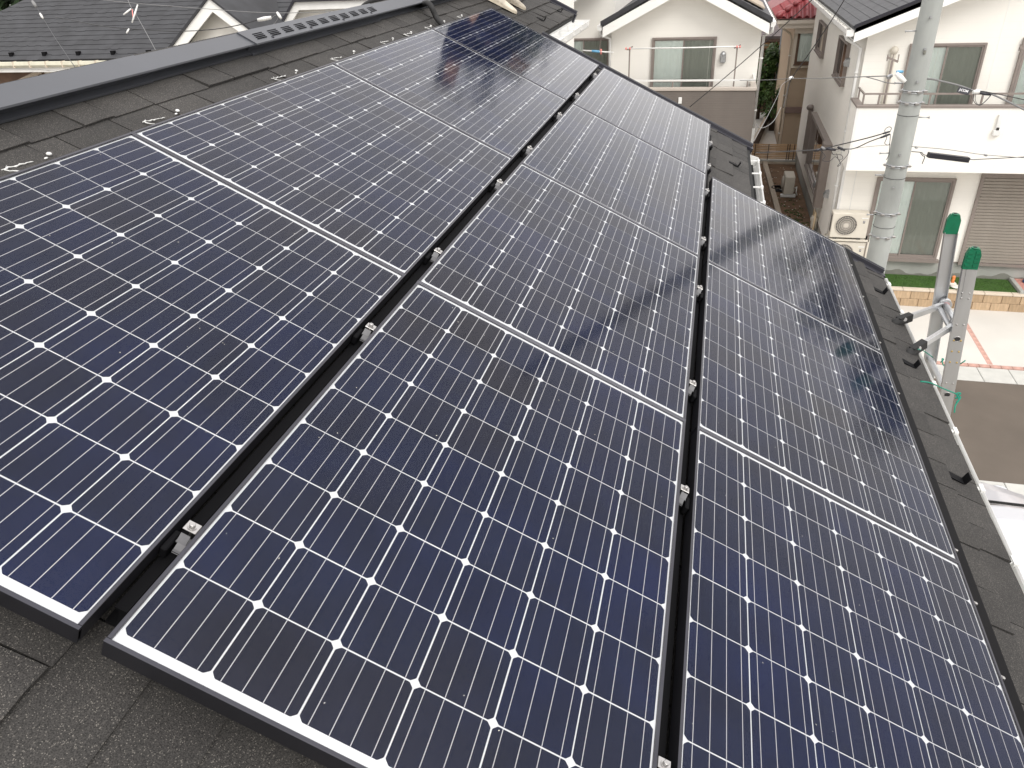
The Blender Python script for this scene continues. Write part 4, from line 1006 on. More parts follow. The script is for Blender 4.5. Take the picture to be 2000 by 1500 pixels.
def alley():
    t = thing('slat_fence', 'low honey-coloured wooden slat fence across the end of the soil yard', 'fence')
    X = 29.7; y0, y1 = -2.45, -4.10
    me = MB().bbox(0, .025, y1, y0, 0, .048, .004).mesh('slat', M['cedar'])
    for k in range(9): inst('slat', me, t, Matrix.Translation((X, 0, -6.72 + k * .062)))
    for y in (-2.62, -3.10, -3.78, -3.86, -4.02): MB().box(X - .02, X - .001, y - .012, y + .012, -6.76, -6.17).build('fence_post', M['brown_post'], t)
    b = MB(); b.box(X - .12, X + .1, -4.15, -2.2, GZ - .2, -6.78); o = b.build('fence_base', M['found']); tag(o, 'grey concrete base under the wooden slat fence', 'wall')
    k = MB(); k.box(X - .16, X - .121, -4.12, -2.2, GZ - .05, -6.80); k.build('ledge', M['coping'], None); o = bpy.context.scene.collection.objects['ledge']; tag(o, 'narrow pale ledge in front of the fence base', 'ledge')
    # timber edging on the soil
    a, b_ = ON(1493, 320, 2, GZ), ON(1520, 420, 2, GZ)
    d = (b_ - a).normalized(); p = MB(); p.bar(a + Vector((0, 0, .05)), a + d * 8.5 + Vector((0, 0, .05)), .16, .10); o = p.build('timber_edging', M['timber']); tag(o, 'long pale timber board lying across the soil yard', 'board')
    rnd = random.Random(2); g = MB()
    for i in range(220):
        x, y = rnd.uniform(20.5, 27), rnd.uniform(-4.0, -3.2)
        if rnd.random() < .5: y = rnd.uniform(-3.9, -3.4); x = rnd.uniform(21, 24)
        for q in range(4):
            a_ = rnd.uniform(0, 6.28); g.add([(x, y, GZ), (x + .03 * math.cos(a_), y + .03 * math.sin(a_), GZ + .03), (x + .05 * math.cos(a_ + .4), y + .05 * math.sin(a_ + .4), GZ + .01)], [(0, 1, 2)])
    o = g.build('weeds', M['leaf']); tag(o, 'sparse green weeds on the bare soil yard', 'weeds'); o['kind'] = 'stuff'
    rnd = random.Random(8); g = MB()
    for i in range(220):
        x, y = rnd.uniform(19.6, 29), rnd.uniform(-4.0, -2.4); r = rnd.uniform(.008, .022); g.blob((x, y, GZ), r, r, r * .7, 5, 4)
    o = g.build('pebbles', M['white_stone']); tag(o, 'scattered pale pebbles on the soil yard', 'pebbles'); o['kind'] = 'stuff'
alley()

# ------------------------------------------------------------------ trees
def tree(x, y, z0, h, rx, rz, n, label, leafm, ls=.12, seed=1, trunk=True, ry=None):
    rnd = random.Random(seed); t = thing('tree', label, 'tree', None, Matrix.Translation((x, y, z0)))
    ry = ry or rx
    k = MB(); 
    k.tube([(0, 0, 0), (.05, .02, h * .4), (0, 0, h * .75)], .1, 8, rads=[.16, .11, .05])
    lumps = []
    for i in range(16):
        a = rnd.uniform(0, 6.28); e = rnd.uniform(-.9, .95); q = rnd.uniform(.35, .8)
        c = Vector((rx * q * math.cos(a), ry * q * math.sin(a), h * .62 + rz * e * .8)); lumps.append((c, rnd.uniform(.35, .6)))
        k.tube([(0, 0, h * .35 + i * .02 * h), c * .55 + Vector((0, 0, h * .22)), c], .03, 5, rads=[.05, .03, .01])
    k.build('trunk', M['bark'], t)
    c = MB()
    for i in range(n):
        l_, s = rnd.choice(lumps)
        v = Vector((rnd.gauss(0, 1), rnd.gauss(0, 1), rnd.gauss(0, 1))).normalized() * (rnd.random() ** .4)
        p = l_ + Vector((v.x * rx * s, v.y * ry * s, v.z * rz * s))
        nrm = (v + Vector((rnd.uniform(-.6, .6), rnd.uniform(-.6, .6), rnd.uniform(-.2, .9)))).normalized()
        a = nrm.cross(Vector((rnd.random(), rnd.random(), rnd.random()))).normalized(); b = nrm.cross(a); q = ls * rnd.uniform(.6, 1.3)
        c.add([p - a * q, p - b * q * .5, p + a * q, p + b * q * .5], [(0, 1, 2, 3)])
    c.build('crown', leafm, t)
    return t
tree(37.6, -2.95, GZ, 3.0, .75, 1.2, 2600, 'small leafy green garden tree beside the white gabled house corner', M['leaf'], .10, 3)
tree(35.2, -3.55, GZ, 1.9, .45, .7, 1200, 'low dark green bush against the beige house wall', M['leaf'], .07, 5)
tree(38.5, -4.0, GZ, 2.2, .35, .8, 500, 'thin yellowish shrub in front of the brown house', M['leaf_yellow'], .06, 6)

# ================================================================== houses beyond the ridge on the left
def left_house():
    H = thing('house', 'white house with a large dark slate roof and steep front gable, top left', 'house')
    X = 15.0; ze = -1.02
    x0, x1, yA, yB = X, 20.6, 22.0, 8.3
    top = ze + .5 * (x1 - x0)
    # left edge of the slope is cut by the verge seen at the picture corner
    a, b, c, d = (x0, yA, ze), (x0, yB, ze), (x1, yB, top), (x1, 13.6, top)
    slate_roof(H, 'roof', (x0, 18.6, ze), b, c, (x1, 13.2, top), M['slate'], 34, .12, .010)
    slate_joints(H, (x0, 18.6, ze), b, c, (x1, 13.2, top), 34, .30, M['slate'], lift=.008, seed=3, keep=.8)
    w = MB(); w.box(X + .45, 20.4, 9, 18.4, GZ, ze - .05); w.build('wall', M['cream'], H)
    g = MB(); g.prism([(X - .03, ze - .03), (X - .12, ze - .03), (X - .13, ze - .10), (X - .09, ze - .15), (X - .02, ze - .15)], 18.7, yB, 'y'); go = g.build('gutter', mat('gutter_ivory', (.62, .60, .48), .5, 0, .1, 6), H)
    for k in range(20):
        MB().box(X - .138, X - .02, 18.2 - k * .455, 18.225 - k * .455, ze - .155, ze - .02).build('bracket', M['coping'], go)
    f = MB(); f.box(X - .02, X + .02, 9, 18.5, ze - .26, ze - .152); f.box(X + .02, X + .44, 9, 18.5, ze - .27, ze - .23); f.build('soffit', M['fascia'], H)
    for k in range(6):
        yy = 15.26 - k * .94; m = MB(); m.box(X + .12, X + .2, yy - .045, yy + .045, ze + .06, ze + .15); m.build('snow_guard', M['black_rail'], H)
    # brown recess with post on the wall
    a, b_ = ON(0, 137, 0, 15.42), ON(84, 138, 0, 15.42)
    r = MB(); r.box(15.40, 15.44, b_.y, a.y + 1, -2.6, a.z); r.build('brown_shutter', M['brown_wall'], H)
    r = MB(); p, q = ON(78, 140, 0, 15.3), ON(20, 168, 0, 15.3); r.bar(p, q, .07, .09); r.build('stay', M['timber'], H)
    # steep cross gable
    gx = 14.8; ap = Vector((gx, 9.42, .14)); sl = .77
    yl, yr2 = ap.y + 1.75, ap.y - 1.35
    w = MB(); zl = lambda y: ap.z - sl * abs(y - ap.y)
    w.add([(gx + .35, yl - .1, -4), (gx + .35, yr2 + .1, -4), (gx + .35, yr2 + .1, zl(yr2) - .1), (gx + .35, ap.y, ap.z - .1), (gx + .35, yl - .1, zl(yl) - .1),
           (17.5, yl - .1, -4), (17.5, yr2 + .1, -4), (17.5, yr2 + .1, zl(yr2) - .1), (17.5, ap.y, ap.z - .1), (17.5, yl - .1, zl(yl) - .1)], [(0, 1, 2, 3, 4), (9, 8, 7, 6, 5), (0, 4, 9, 5), (1, 6, 7, 2), (4, 3, 8, 9), (3, 2, 7, 8)])
    w.build('gable_wall', M['cream'], H)
    for s, ye in ((1, yl), (-1, yr2)):
        pr = [(ap.y, ap.z), (ye, zl(ye)), (ye, zl(ye) - .24), (ap.y, ap.z - .26)]
        f = MB(); f.prism(pr, gx, gx + .04); f.build('barge_board', M['fascia'], H)
        f = MB(); f.prism([(ap.y, ap.z + .05), (ye + .04 * s, zl(ye) + .02), (ye + .02 * s, zl(ye) - .03), (ap.y, ap.z - .002)], gx - .04, 18.0); f.build('gable_roof', M['slate'], H)
    return H
left_house()
def left_house2():
    H = thing('house', 'white dormer wall with dark roof edge just above the ridge vent', 'house')
    X = 15.0
    a, b, c = ON(576, 4, 0, X), ON(555, 41, 0, X), ON(860, 3, 0, X)
    w = MB(); w.add([(X + .3, b.y, -4), (X + .3, 2.5, -4), (X + .3, 2.5, a.z - .1), (X + .3, a.y, a.z - .1), (X + .3, b.y, b.z - .05), (19, b.y, -4), (19, 2.5, -4), (19, 2.5, a.z - .1), (19, a.y, a.z - .1), (19, b.y, b.z - .05)],
                    [(0, 1, 2, 3, 4), (9, 8, 7, 6, 5), (0, 4, 9, 5), (1, 6, 7, 2), (4, 3, 8, 9), (3, 2, 7, 8)])
    w.build('wall', M['cream'], H)
    f = MB(); f.prism([(b.y, b.z), (a.y, a.z), (2.5, a.z), (2.5, a.z - .13), (a.y - .05, a.z - .15), (b.y - .06, b.z - .13)], X, X + .05); f.build('fascia', M['white_pvc'], H)
    f = MB(); f.prism([(b.y + .03, b.z + .01), (a.y + .02, a.z + .04), (2.5, a.z + .04), (2.5, a.z + .002), (a.y, a.z + .002), (b.y - .01, b.z - .0)], X - .06, X + .3); f.build('verge_trim', M['black_steel'], H)
    slate_roof(H, 'roof', (X - .0, a.y, a.z + .03), (X, 2.5, a.z + .03), (X + 4, 2.5, a.z + 2.0), (X + 4, a.y, a.z + 2.0), M['slate'], 20, .1)
    q = MB(); p = ON(642, 24, 0, X + .28); q.box(X + .25, X + .3, p.y - .06, p.y + .06, p.z - .2, p.z + .05); q.build('wall_vent', M['fascia'], H)
left_house2()
rt = random.Random(21)
for i, (x, y, h, rx) in enumerate(((24, 24.5, 9, 3.2), (27, 20.0, 10.5, 3.2), (23.5, 29, 9, 3.0))):
    tree(x, y, GZ, h, rx, h * .35, 2600, ('tall dark tree behind the slate roof in the top left corner', 'tall dark tree beyond the slate roof, to the right of the corner tree', 'tall dark tree at the far left beyond the roof')[i], M['leaf_dark'], .25, 30 + i)
# trees and a brown building further off, beyond the top of the picture
for i, (x, y, h, rx) in enumerate(((31, 3.2, 17, 2.6), (34, 5.6, 18, 3.0), (38, -17.5, 12.5, 3.4), (36, -22.5, 13, 3.4), (29, -18.5, 10.5, 2.6))):
    tree(x, y, GZ, h, rx, h * .33, 2200, ('tall tree standing behind the white houses, straight ahead', 'broad tree behind the white houses, left of the straight-ahead one', 'large tree beyond the balcony house, nearest its ridge', 'large tree beyond the balcony house, farther right', 'dark tree rising just behind the balcony house roof')[i], M['leaf_dark'], .3, 50 + i)
o = thing('building', 'tall brown timber-clad building beyond the worker, left of the tall trees', 'building')
b = MB(); b.box(44, 52, 5.2, 8.5, GZ, 11.5); b.build('wall', mat('rust_brown_wall', (.22, .10, .05), .8, 0, .2, .6), o)
b = MB(); b.box(43.8, 52.2, 5.0, 8.7, 11.5, 11.8); b.build('roof', M['slate_brown'], o)

# ================================================================== ladder leaning on the eave
def ladder():
    xn, xf = 3.60, 4.06
    T_ = thing('ladder', 'aluminium extension ladder with green rail caps leaning against the eave', 'ladder')
    ty, tz, sl = -2.283, -.56, -.088          # rail centre line: y = ty + sl * (tz - z)
    P = lambda x, z, o=0: Vector((x, ty + sl * (tz - z) + o, z))
    zb = DZ
    for x, s, zt in ((xn, -1, -.668), (xf, 1, -.628)):
        r = MB()
        # C channel: web plus two flanges
        w = .072
        a, b = P(x, zt - .02), P(x, zb)
        up = Vector((0, 1, 0))
        r.bar(a, b, .004, w, up=up)
        r.bar(a + Vector((-s * .014, w / 2 - .002, 0)), b + Vector((-s * .014, w / 2 - .002, 0)), .026, .004, up=up)
        r.bar(a + Vector((-s * .014, -w / 2 + .002, 0)), b + Vector((-s * .014, -w / 2 + .002, 0)), .026, .004, up=up)
        rail = r.build('rail', M['al'], T_)
        # inner fly rail below
        c = MB(); zc = zt
        q = [( -.037, -.03), (.037, -.03), (.037, .052), (.024, .086), (-.024, .086), (-.037, .052)]
        cy = P(x, zt).y
        c.prism([(cy + p[0], zt + p[1]) for p in q], x - s * .020, x + s * .006)
        cap = c.build('rail_cap', M['green_plastic'], T_)
        gr = MB()
        for k in range(4):
            for m_ in (-1, 1): gr.prism([(cy + m_ * .008, zt - .015 + k * .024), (cy + m_ * .030, zt - .012 + k * .024), (cy + m_ * .030, zt + .000 + k * .024), (cy + m_ * .008, zt + .002 + k * .024)], x + s * .0062, x + s * .0095)
        gr.tube([(x - s * .008, cy, zt + .085), (x - s * .008, cy, zt + .091)], .018, 12)
        gr.build('cap_rib', M['green_plastic'], cap)
        g2 = MB(); g2.tube([(x - s * .008, cy, zt + .0915), (x - s * .008, cy, zt + .0925)], .010, 12); g2.build('cap_hole', M['rubber'], cap)
        # riveted plates and rivets on the outer face
        pl = MB(); pa, pb = P(x + s * .0035, zt - .03), P(x + s * .0035, zt - .20); pl.bar(pa, pb, .003, .036, up=up); pl.build('plate', M['al'], rail)
        for z in (zt - .17, zt - .20, zt - .36, zt - .46, zt - .53, zt - .60, zt - .74):
            for o in (-.018, .018):
                v = MB(); p = P(x, z, o); v.blob((x + s * .004, p.y, p.z), .003, .0055, .0055, 8, 6); v.build('rivet', mat('brass', (.5, .36, .14), .35, .8) if (z < zt - .42 and z > zt - .62 and 'brass' not in bpy.data.materials) else (bpy.data.materials.get('brass') if (z < zt - .42 and z > zt - .62) else M['bolt']), rail)
    z = -1.118
    k = 0
    while z > DZ + .2:
        a, b = P(xn + .004, z), P(xf - .004, z)
        r = MB(); 
        prof = [(.020 * math.cos(t * math.pi / 6) * (1.1 if math.cos(t * math.pi / 6) > 0 else .8), .016 * math.sin(t * math.pi / 6)) for t in range(12)]
        r.prism([(a.y + p[0], z + p[1]) for p in prof], xn - .001, xf + .001)
        o = r.build('rung', M['al'], T_)
        if k < 4:
            e = MB(); pr = [(a.y + p[0] * .95, z + p[1] * .95) for p in prof]; e.tube([(xn - .0035, p[0], p[1]) for p in pr + pr[:1]], .0022, 5); e.build('rung_collar', M['bolt'], o)
            d = MB(); d.prism([(a.y + p[0] * .85, z + p[1] * .85) for p in prof], xn - .0042, xn - .0025); d.build('rung_bore', M['rubber'], o)
        z -= .367; k += 1
    # upper rung hidden behind the pivot
    # stand-off arms resting on the roof
    piv_f, piv_n = ON(1846, 594, 0, xf - .03), ON(1868, 632, 0, xn + .07)
    for pv, foot in ((piv_f, RP(3.84, 2.365, -.092)), (piv_n, RP(3.47, 2.375, -.092))):
        a = MB(); a.bar(pv, foot + (pv - foot).normalized() * .06, .022, .034); arm = a.build('stabiliser_arm', M['al'], T_)
        l_ = MB(); m1, m2 = pv.lerp(foot, .25) + Vector((0, 0, .018)), pv.lerp(foot, .85) + Vector((0, 0, .018)); l_.bar(m1, m2, .012, .004); l_.build('arm_rib', M['bolt'], arm)
        d = (foot - pv).normalized(); e = foot + d * .03
        f = MB()
        f.bar(foot - d * .085, foot + d * .01, .038, .048); f.tube([foot - d * .01, foot + d * .035 + Vector((0, 0, -.004)), foot + d * .055 + Vector((0, 0, -.012)), foot + d * .052 + Vector((0, 0, -.03))], .02, 8, rads=[.026, .026, .022, .012])
        f.bar(foot - d * .02 + Vector((0, 0, -.02)), foot + d * .05 + Vector((0, 0, -.022)), .05, .02)
        f.build('rubber_foot', M['rubber'], T_)
        b = MB(); q = foot - d * .035; b.tube([q + Vector((-.026, -.0, .01)), q + Vector((-.019, 0, .008))], .012, 10); b.build('foot_bolt', M['bolt'], T_)
        b = MB(); b.tube([pv + Vector((-.018, 0, 0)), pv + Vector((.018, 0, 0))], .036, 16); pb_ = b.build('pivot_disc', M['al'], T_)
        b = MB(); b.tube([pv + Vector((-.0195, 0, 0)), pv + Vector((-.0182, 0, 0))], .020, 14); b.build('pivot_sticker', mat('faded_red_ring', (.6, .22, .22), .5), pb_)
        b = MB(); b.tube([pv + Vector((-.0205, 0, 0)), pv + Vector((-.0196, 0, 0))], .013, 14); b.build('pivot_label', M['white_pvc'], pb_)
    t = MB(); t.tube([piv_f, piv_f.lerp(piv_n, .5), piv_n], .017, 10); t.build('cross_tube', M['al'], T_)
    # ropes
    def rope(pts, label, r=.0028):
        m = MB(); pts = [Vector(p) for p in pts]; q = []
        for i in range(len(pts) - 1):
            p0, p1, p2, p3 = pts[max(i - 1, 0)], pts[i], pts[i + 1], pts[min(i + 2, len(pts) - 1)]
            for k_ in range(6):
                u = k_ / 6; q.append(.5 * ((2 * p1) + (p2 - p0) * u + (2 * p0 - 5 * p1 + 4 * p2 - p3) * u * u + (3 * p1 - p0 - 3 * p2 + p3) * u ** 3))
        m.tube(q + [pts[-1]], r, 6); o = m.build('rope', M['green_rope']); tag(o, label, 'rope')
    d = 4.22
    rope([PX(1793, 682, 4.15), PX(1805, 686, 4.3), PX(1822, 698, 4.45)], 'thin green cord stretched from the near stabiliser foot to the ladder')
    rope([PX(1798, 745, 3.75), PX(1818, 748, 3.8), PX(1840, 758, 3.95), PX(1870, 771, 4.12), PX(1866, 778, 4.14), PX(1876, 775, 4.13), PX(1872, 783, 4.12), PX(1866, 792, 4.1), PX(1864, 806, 4.1)], 'green cord tied in a knot round the near ladder rail', .0038)
    rope([PX(1872, 773, 4.11), PX(1876, 768, 4.11), PX(1868, 769, 4.11), PX(1873, 779, 4.11), PX(1868, 786, 4.11)], 'green knotted cord end on the near ladder rail', .0042)
    rope([PX(1837, 708, 4.7), PX(1843, 702, 4.68), PX(1840, 701, 4.67), PX(1842, 712, 4.66), PX(1850, 718, 4.6), PX(1860, 719, 4.5), PX(1880, 708, 4.4), PX(1885, 704, 4.4)], 'green cord looped between the two ladder rails', .0035)
ladder()

# ================================================================== utility pole and cables
POLE = Vector((10.4, -3.35, 0))
def pole():
    T_ = thing('utility_pole', 'tall round grey concrete utility pole with steel bands and step bolts', 'utility pole')
    r0, rt = .168, 1 / 75
    rad = lambda z: r0 - (z - DZ) * rt * .5
    b = MB(); n = 28; zs = [DZ - .2 + i * .5 for i in range(26)]
    b.tube([(POLE.x, POLE.y, z) for z in zs], .2, n, rads=[rad(z) for z in zs]); b.build('shaft', M['concrete'], T_)
    for z, thick in ((-.95, 1), (-1.09, 1), (-1.89, 1), (-2.54, 1), (-2.87, .6)):
        m = MB(); R_ = rad(z) + .004
        m.tube([(POLE.x + R_ * math.cos(a * math.pi / 12), POLE.y + R_ * math.sin(a * math.pi / 12), z + (.004 if a % 2 else 0)) for a in range(25)], .009 * thick, 6)
        m.tube([(POLE.x + R_ * math.cos(a * math.pi / 12), POLE.y + R_ * math.sin(a * math.pi / 12), z - .022 * thick) for a in range(25)], .006 * thick, 6)
        o = m.build('steel_band', M['steel'], T_)
        for a in (150, 200, 245, 95):
            p = Vector((POLE.x + (R_ + .012) * math.cos(R(a)), POLE.y + (R_ + .012) * math.sin(R(a)), z - .008)); q = MB(); q.bbox(p.x - .018, p.x + .018, p.y - .022, p.y + .022, p.z - .014, p.z + .014, .004); q.tube([p + Vector((0, .03, 0)), p + Vector((0, -.03, 0))], .006, 6); q.build('band_lug', M['bolt'], o)
    for z in (-1.25, -2.06, -2.74):
        m = MB(); R_ = rad(z) + .002
        m.tube([(POLE.x + R_ * math.cos(a * math.pi / 12), POLE.y + R_ * math.sin(a * math.pi / 12), z) for a in range(25)], .0035, 5); m.build('wire_tie', M['cable'], T_)
    for z, s in ((-1.28, -1), (-1.74, 1), (-2.58, 1), (-.26, 1), (-2.03, 1), (-.86, 1)):
        m = MB(); a = Vector((POLE.x - .02, POLE.y + s * rad(z) * .9, z)); e = a + Vector((-.02, s * .13, 0)); m.tube([a, e], .008, 6); m.tube([e, e + Vector((0, s * .006, 0))], .016, 8); m.build('step_bolt', M['steel'], T_)
    for px, py in ((1818, 34), (1807, 96), (1792, 160), (1758, 303), (1745, 367)):
        d = (ON(px, py, 0, POLE.x - .14)); m = MB(); m.tube([(d.x + .02, d.y, d.z), (d.x - .012, d.y, d.z)], .014, 8); m.build('step_socket', M['steel'], T_)
    m = MB(); d = ON(1806, 102, 0, POLE.x - .13); m.blob((d.x - .0, d.y, d.z), .012, .018, .03); m.build('chip', M['damp'], T_)
pole()
def cable(pts, label, r=.006, m='cable', cat='cable', knobs=()):
    pts = [PX(*p) for p in pts]; q = []
    for i in range(len(pts) - 1):
        p0, p1, p2, p3 = pts[max(i - 1, 0)], pts[i], pts[i + 1], pts[min(i + 2, len(pts) - 1)]
        for k in range(5):
            u = k / 5; q.append(.5 * ((2 * p1) + (p2 - p0) * u + (2 * p0 - 5 * p1 + 4 * p2 - p3) * u * u + (3 * p1 - p0 - 3 * p2 + p3) * u ** 3))
    t = thing('cable', label, cat)
    a = MB(); a.tube(q + [pts[-1]], r, 6); a.build('wire', M[m], t)
    for nm_, x0, y0, x1, y1, d, rr, mm in knobs:
        k = MB(); A_, B_ = PX(x0, y0, d), PX(x1, y1, d)
        if nm_ in ('closure', 'splice_box'): k.bar(A_, B_, rr * 2, rr * 1.6)
        else: k.tube([A_, A_.lerp(B_, .5), B_], rr, 8, rads=[rr * .7, rr, rr * .7])
        k.build(nm_, M[mm], t)
    return t
dp = 9.55
cable([(1445, 157, 19), (1500, 156, 17.5), (1543, 153.5, 16), (1600, 153, 13.5), (1650, 151, 12), (1700, 149.5, 10.6), (1742, 148, 9.6)], 'grey service cable running from the gabled house balcony to the utility pole', .008, 'cable_grey', knobs=(('clamp_block', 1541, 153, 1549, 151, 15.9, .035, 'white_pvc'), ('clamp_block', 1733, 152, 1742, 147, 9.7, .03, 'steel'), ('insulator', 1750, 143, 1768, 160, 9.45, .035, 'white_pvc'), ('insulator', 1751, 140, 1764, 140, 9.5, .02, 'lightblue')))
cable([(1690, 150, 10.9), (1710, 155, 10.4), (1735, 162, 9.9), (1764, 163, 9.5)], 'thin second cable sagging into the pole just below the grey service cable', .006, 'cable_grey')
cable([(1347, 209, 19.5), (1400, 165, 19), (1450, 122, 18.5), (1520, 60, 17.5), (1592, -6, 16.5)], 'black cable crossing diagonally in front of the gabled house', .011)
cable([(1655, -10, 13), (1620, 46, 13.6), (1580, 105, 14.4), (1546, 154, 15.6), (1536, 185, 15.5), (1530, 210, 15)], 'black cable dropping from the upper right past the red roof', .009)
cable([(1546, 154, 15.7), (1528, 165, 14.5), (1520, 185, 13.5), (1500, 225, 11.5), (1472, 276, 9.3)], 'pale cable descending to the corner of the panel roof', .0045, 'cable_grey')
cable([(1525, 210, 14), (1512, 235, 13), (1495, 248, 12), (1483, 249, 11.5), (1477, 243, 11.3)], 'thin slack cable hanging beside the dark boundary fence', .006, 'cable_grey')
cable([(1476, 298, 9.2), (1530, 296, 9.6), (1590, 293, 10), (1604, 291, 10.1), (1660, 278, 9.9), (1700, 268, 9.7), (1738, 257, 9.5)], 'dark lead-in cable running from the roof corner to the pole, upper strand', .007, knobs=(('splice', 1590, 294, 1604, 292, 10.05, .022, 'ink'), ('splice', 1614, 290, 1632, 293, 10.0, .02, 'ink'), ('splice', 1636, 287, 1650, 294, 10.0, .018, 'ink'), ('splice', 1724, 261, 1738, 257, 9.5, .014, 'ink'), ('insulator', 1604, 287, 1612, 293, 10.05, .02, 'cable_grey')))
cable([(1604, 293, 10.05), (1640, 291, 10.0), (1668, 290, 9.9), (1700, 276, 9.7), (1734, 264, 9.5)], 'dark lead-in cable to the pole, lower strand with splices', .007, knobs=(('splice', 1720, 269, 1738, 262, 9.5, .016, 'ink'),))
cable([(1636, 295, 10), (1690, 287, 9.8), (1740, 283, 9.6)], 'thin grey messenger wire meeting the pole below the lead-in cables', .003, 'cable_grey')
cable([(1602, 293, 10), (1612, 305, 10), (1606, 313, 10), (1620, 315, 10), (1632, 306, 10), (1642, 320, 10), (1636, 324, 10), (1655, 303, 10), (1658, 293, 10)], 'tangle of thin black loops hanging from the cable splices', .004)
cable([(1624, 295, 10), (1628, 302, 10), (1642, 302, 10), (1646, 309, 10), (1638, 312, 10), (1634, 300, 10)], 'small black cable loop hanging under the splices', .004)
cable([(1738, 258, 9.5), (1741, 250, 9.45), (1735, 248, 9.5), (1728, 255, 9.5), (1732, 268, 9.45), (1728, 280, 9.45), (1737, 282, 9.4), (1739, 262, 9.4), (1736, 300, 9.4), (1731, 312, 9.4)], 'curly black leads on the left face of the utility pole', .004)
cable([(1780, 286, 9.5), (1850, 292, 9.3), (1920, 302, 9.1), (2010, 309, 8.9)], 'thin cable running right from the pole above the black closure', .004, 'cable_grey', knobs=(('hook', 1787, 287, 1792, 289, 9.5, .015, 'steel'), ('hook', 1922, 302, 1928, 304, 9.15, .015, 'steel')))
cable([(1780, 296, 9.5), (1800, 298, 9.45), (1812, 304, 9.4), (1890, 311, 9.2), (1915, 311, 9.2), (2010, 306, 8.9)], 'cable carrying a long black splice closure to the right of the pole', .005, 'cable', knobs=(('closure', 1813, 302.5, 1891, 312, 9.3, .037, 'ink'),))
cable([(1797, 297, 9.45), (1802, 304, 9.45), (1806, 306, 9.44), (1803, 315, 9.44), (1801, 320, 9.44)], 'short black leads drooping beside the long black closure', .005)
cable([(1806, 154, 9.5), (1825, 155.5, 9.45), (1873, 167, 9.35), (1905, 178, 9.25), (1935, 183, 9.2), (2010, 219, 8.9)], 'thick cable carrying a black name plate to the right of the pole', .011, 'cable_grey', knobs=(('splice', 1900, 180, 1915, 178, 9.25, .03, 'white_pvc'), ('splice', 1914, 182, 1934, 185, 9.2, .016, 'ink')))
cable([(1905, 176, 9.25), (1950, 184, 9.15), (2010, 197, 9)], 'thin upper cable running right from the name plate', .005)
cable([(1902, 182, 9.25), (1901, 195, 9.25), (1908, 204, 9.25), (1918, 203, 9.25), (1930, 192, 9.2), (1936, 184, 9.2)], 'large black cable loop hanging under the name plate', .004)
cable([(1906, 183, 9.25), (1905, 196, 9.25), (1913, 206, 9.25), (1926, 197, 9.2), (1938, 183, 9.2)], 'second thin black cable loop under the name plate', .003)
def name_plate():
    a, b = PX(1873.5, 168.5, 9.3), PX(1897, 174.5, 9.25); c = PX(1872, 177, 9.3)
    t = thing('name_plate', 'small black plate with white lettering hanging on the cable right of the pole', 'sign')
    x = (b - a); w = x.length; x.normalize(); y = (a - c); h = .078; z = x.cross(y).normalized(); y = z.cross(x)
    mt = Matrix((( x.x, y.x, z.x, a.x), (x.y, y.y, z.y, a.y), (x.z, y.z, z.z, a.z), (0, 0, 0, 1)))
    p = MB(); p.bbox(0, w, -h, 0, -.004, .004, .002); p.build('plate', M['ink'], t, mt)
    f = bpy.data.curves.new('lettering', 'FONT'); f.body = 'J:COM'; f.size = .042; f.extrude = .001; f.offset = .0004; f.align_x = 'CENTER'; f.align_y = 'CENTER'
    f.materials.append(M['lettering']); fo = bpy.data.objects.new('lettering_curve', f); C.objects.link(fo)
    bpy.context.view_layer.update(); me = bpy.data.meshes.new_from_object(fo.evaluated_get(bpy.context.evaluated_depsgraph_get())); bpy.data.objects.remove(fo)
    me.materials.clear(); me.materials.append(M['lettering']); o = bpy.data.objects.new('lettering', me); C.objects.link(o); o.matrix_world = mt @ Matrix.Translation((w / 2, -h / 2, .0055)) @ Matrix.Scale(.86, 4, (1, 0, 0)); o.parent = t
name_plate()
# thin wires over the ridge, top left
cable([(55, -14, 14), (68, 8, 13.5), (100, 62, 12.5), (125, 100, 11.5), (152, 139, 10.6)], 'thin black wire dropping diagonally across the slate roof at the far left', .005, knobs=(('insulator', 63, 2, 71, 14, 13.4, .03, 'cable_grey'), ('insulator', 78, 26, 84, 36, 12.9, .02, 'sealant')))
cable([(195, -1, 14), (260, 6, 13.5), (400, 17, 12.5), (500, 24, 11.8), (574, 25, 11.4), (660, 22, 11)], 'pale thin wire stretched across the slate roof behind the ridge', .005, 'cable_grey')
cable([(108, 33, 14), (150, 41, 13.5), (200, 51, 13), (280, 58, 12.5), (350, 61, 12), (420, 57, 11.7), (470, 48, 11.4), (503, 39, 11.2)], 'dark slack wire leading to the pale insulators near the gable', .007, knobs=(('insulator', 503, 39, 530, 34, 11.2, .03, 'sealant'), ('insulator', 541, 24, 549, 36, 11, .022, 'white_pvc')))
cable([(530, 35, 11.2), (545, 27, 11), (538, 44, 11.1), (524, 54, 11.2)], 'short pale wires fanning from the insulator to the ridge', .004, 'cable_grey')
cable([(249, -2, 12.6), (256, 14, 12.4), (262, 22, 12.4), (270, 36, 12.3), (290, 72, 11.9), (307, 104, 11.5)], 'pale thin wire dropping to the ridge below the glass insulators', .004, 'cable_grey', knobs=(('insulator', 269, 9, 258, 44, 12.3, .016, 'sealant'), ('insulator', 256, 17, 241, 29, 12.4, .014, 'white_pvc'), ('rod', 258, 18, 260, 36, 12.35, .008, 'pinkred'), ('insulator', 252, 56, 247, 65, 12.4, .014, 'white_pvc')))
cable([(-5, 134, 15), (60, 135, 15), (100, 138, 15), (145, 141, 14.6)], 'pale thin wire under the gutter at the left edge', .004, 'cable_grey')

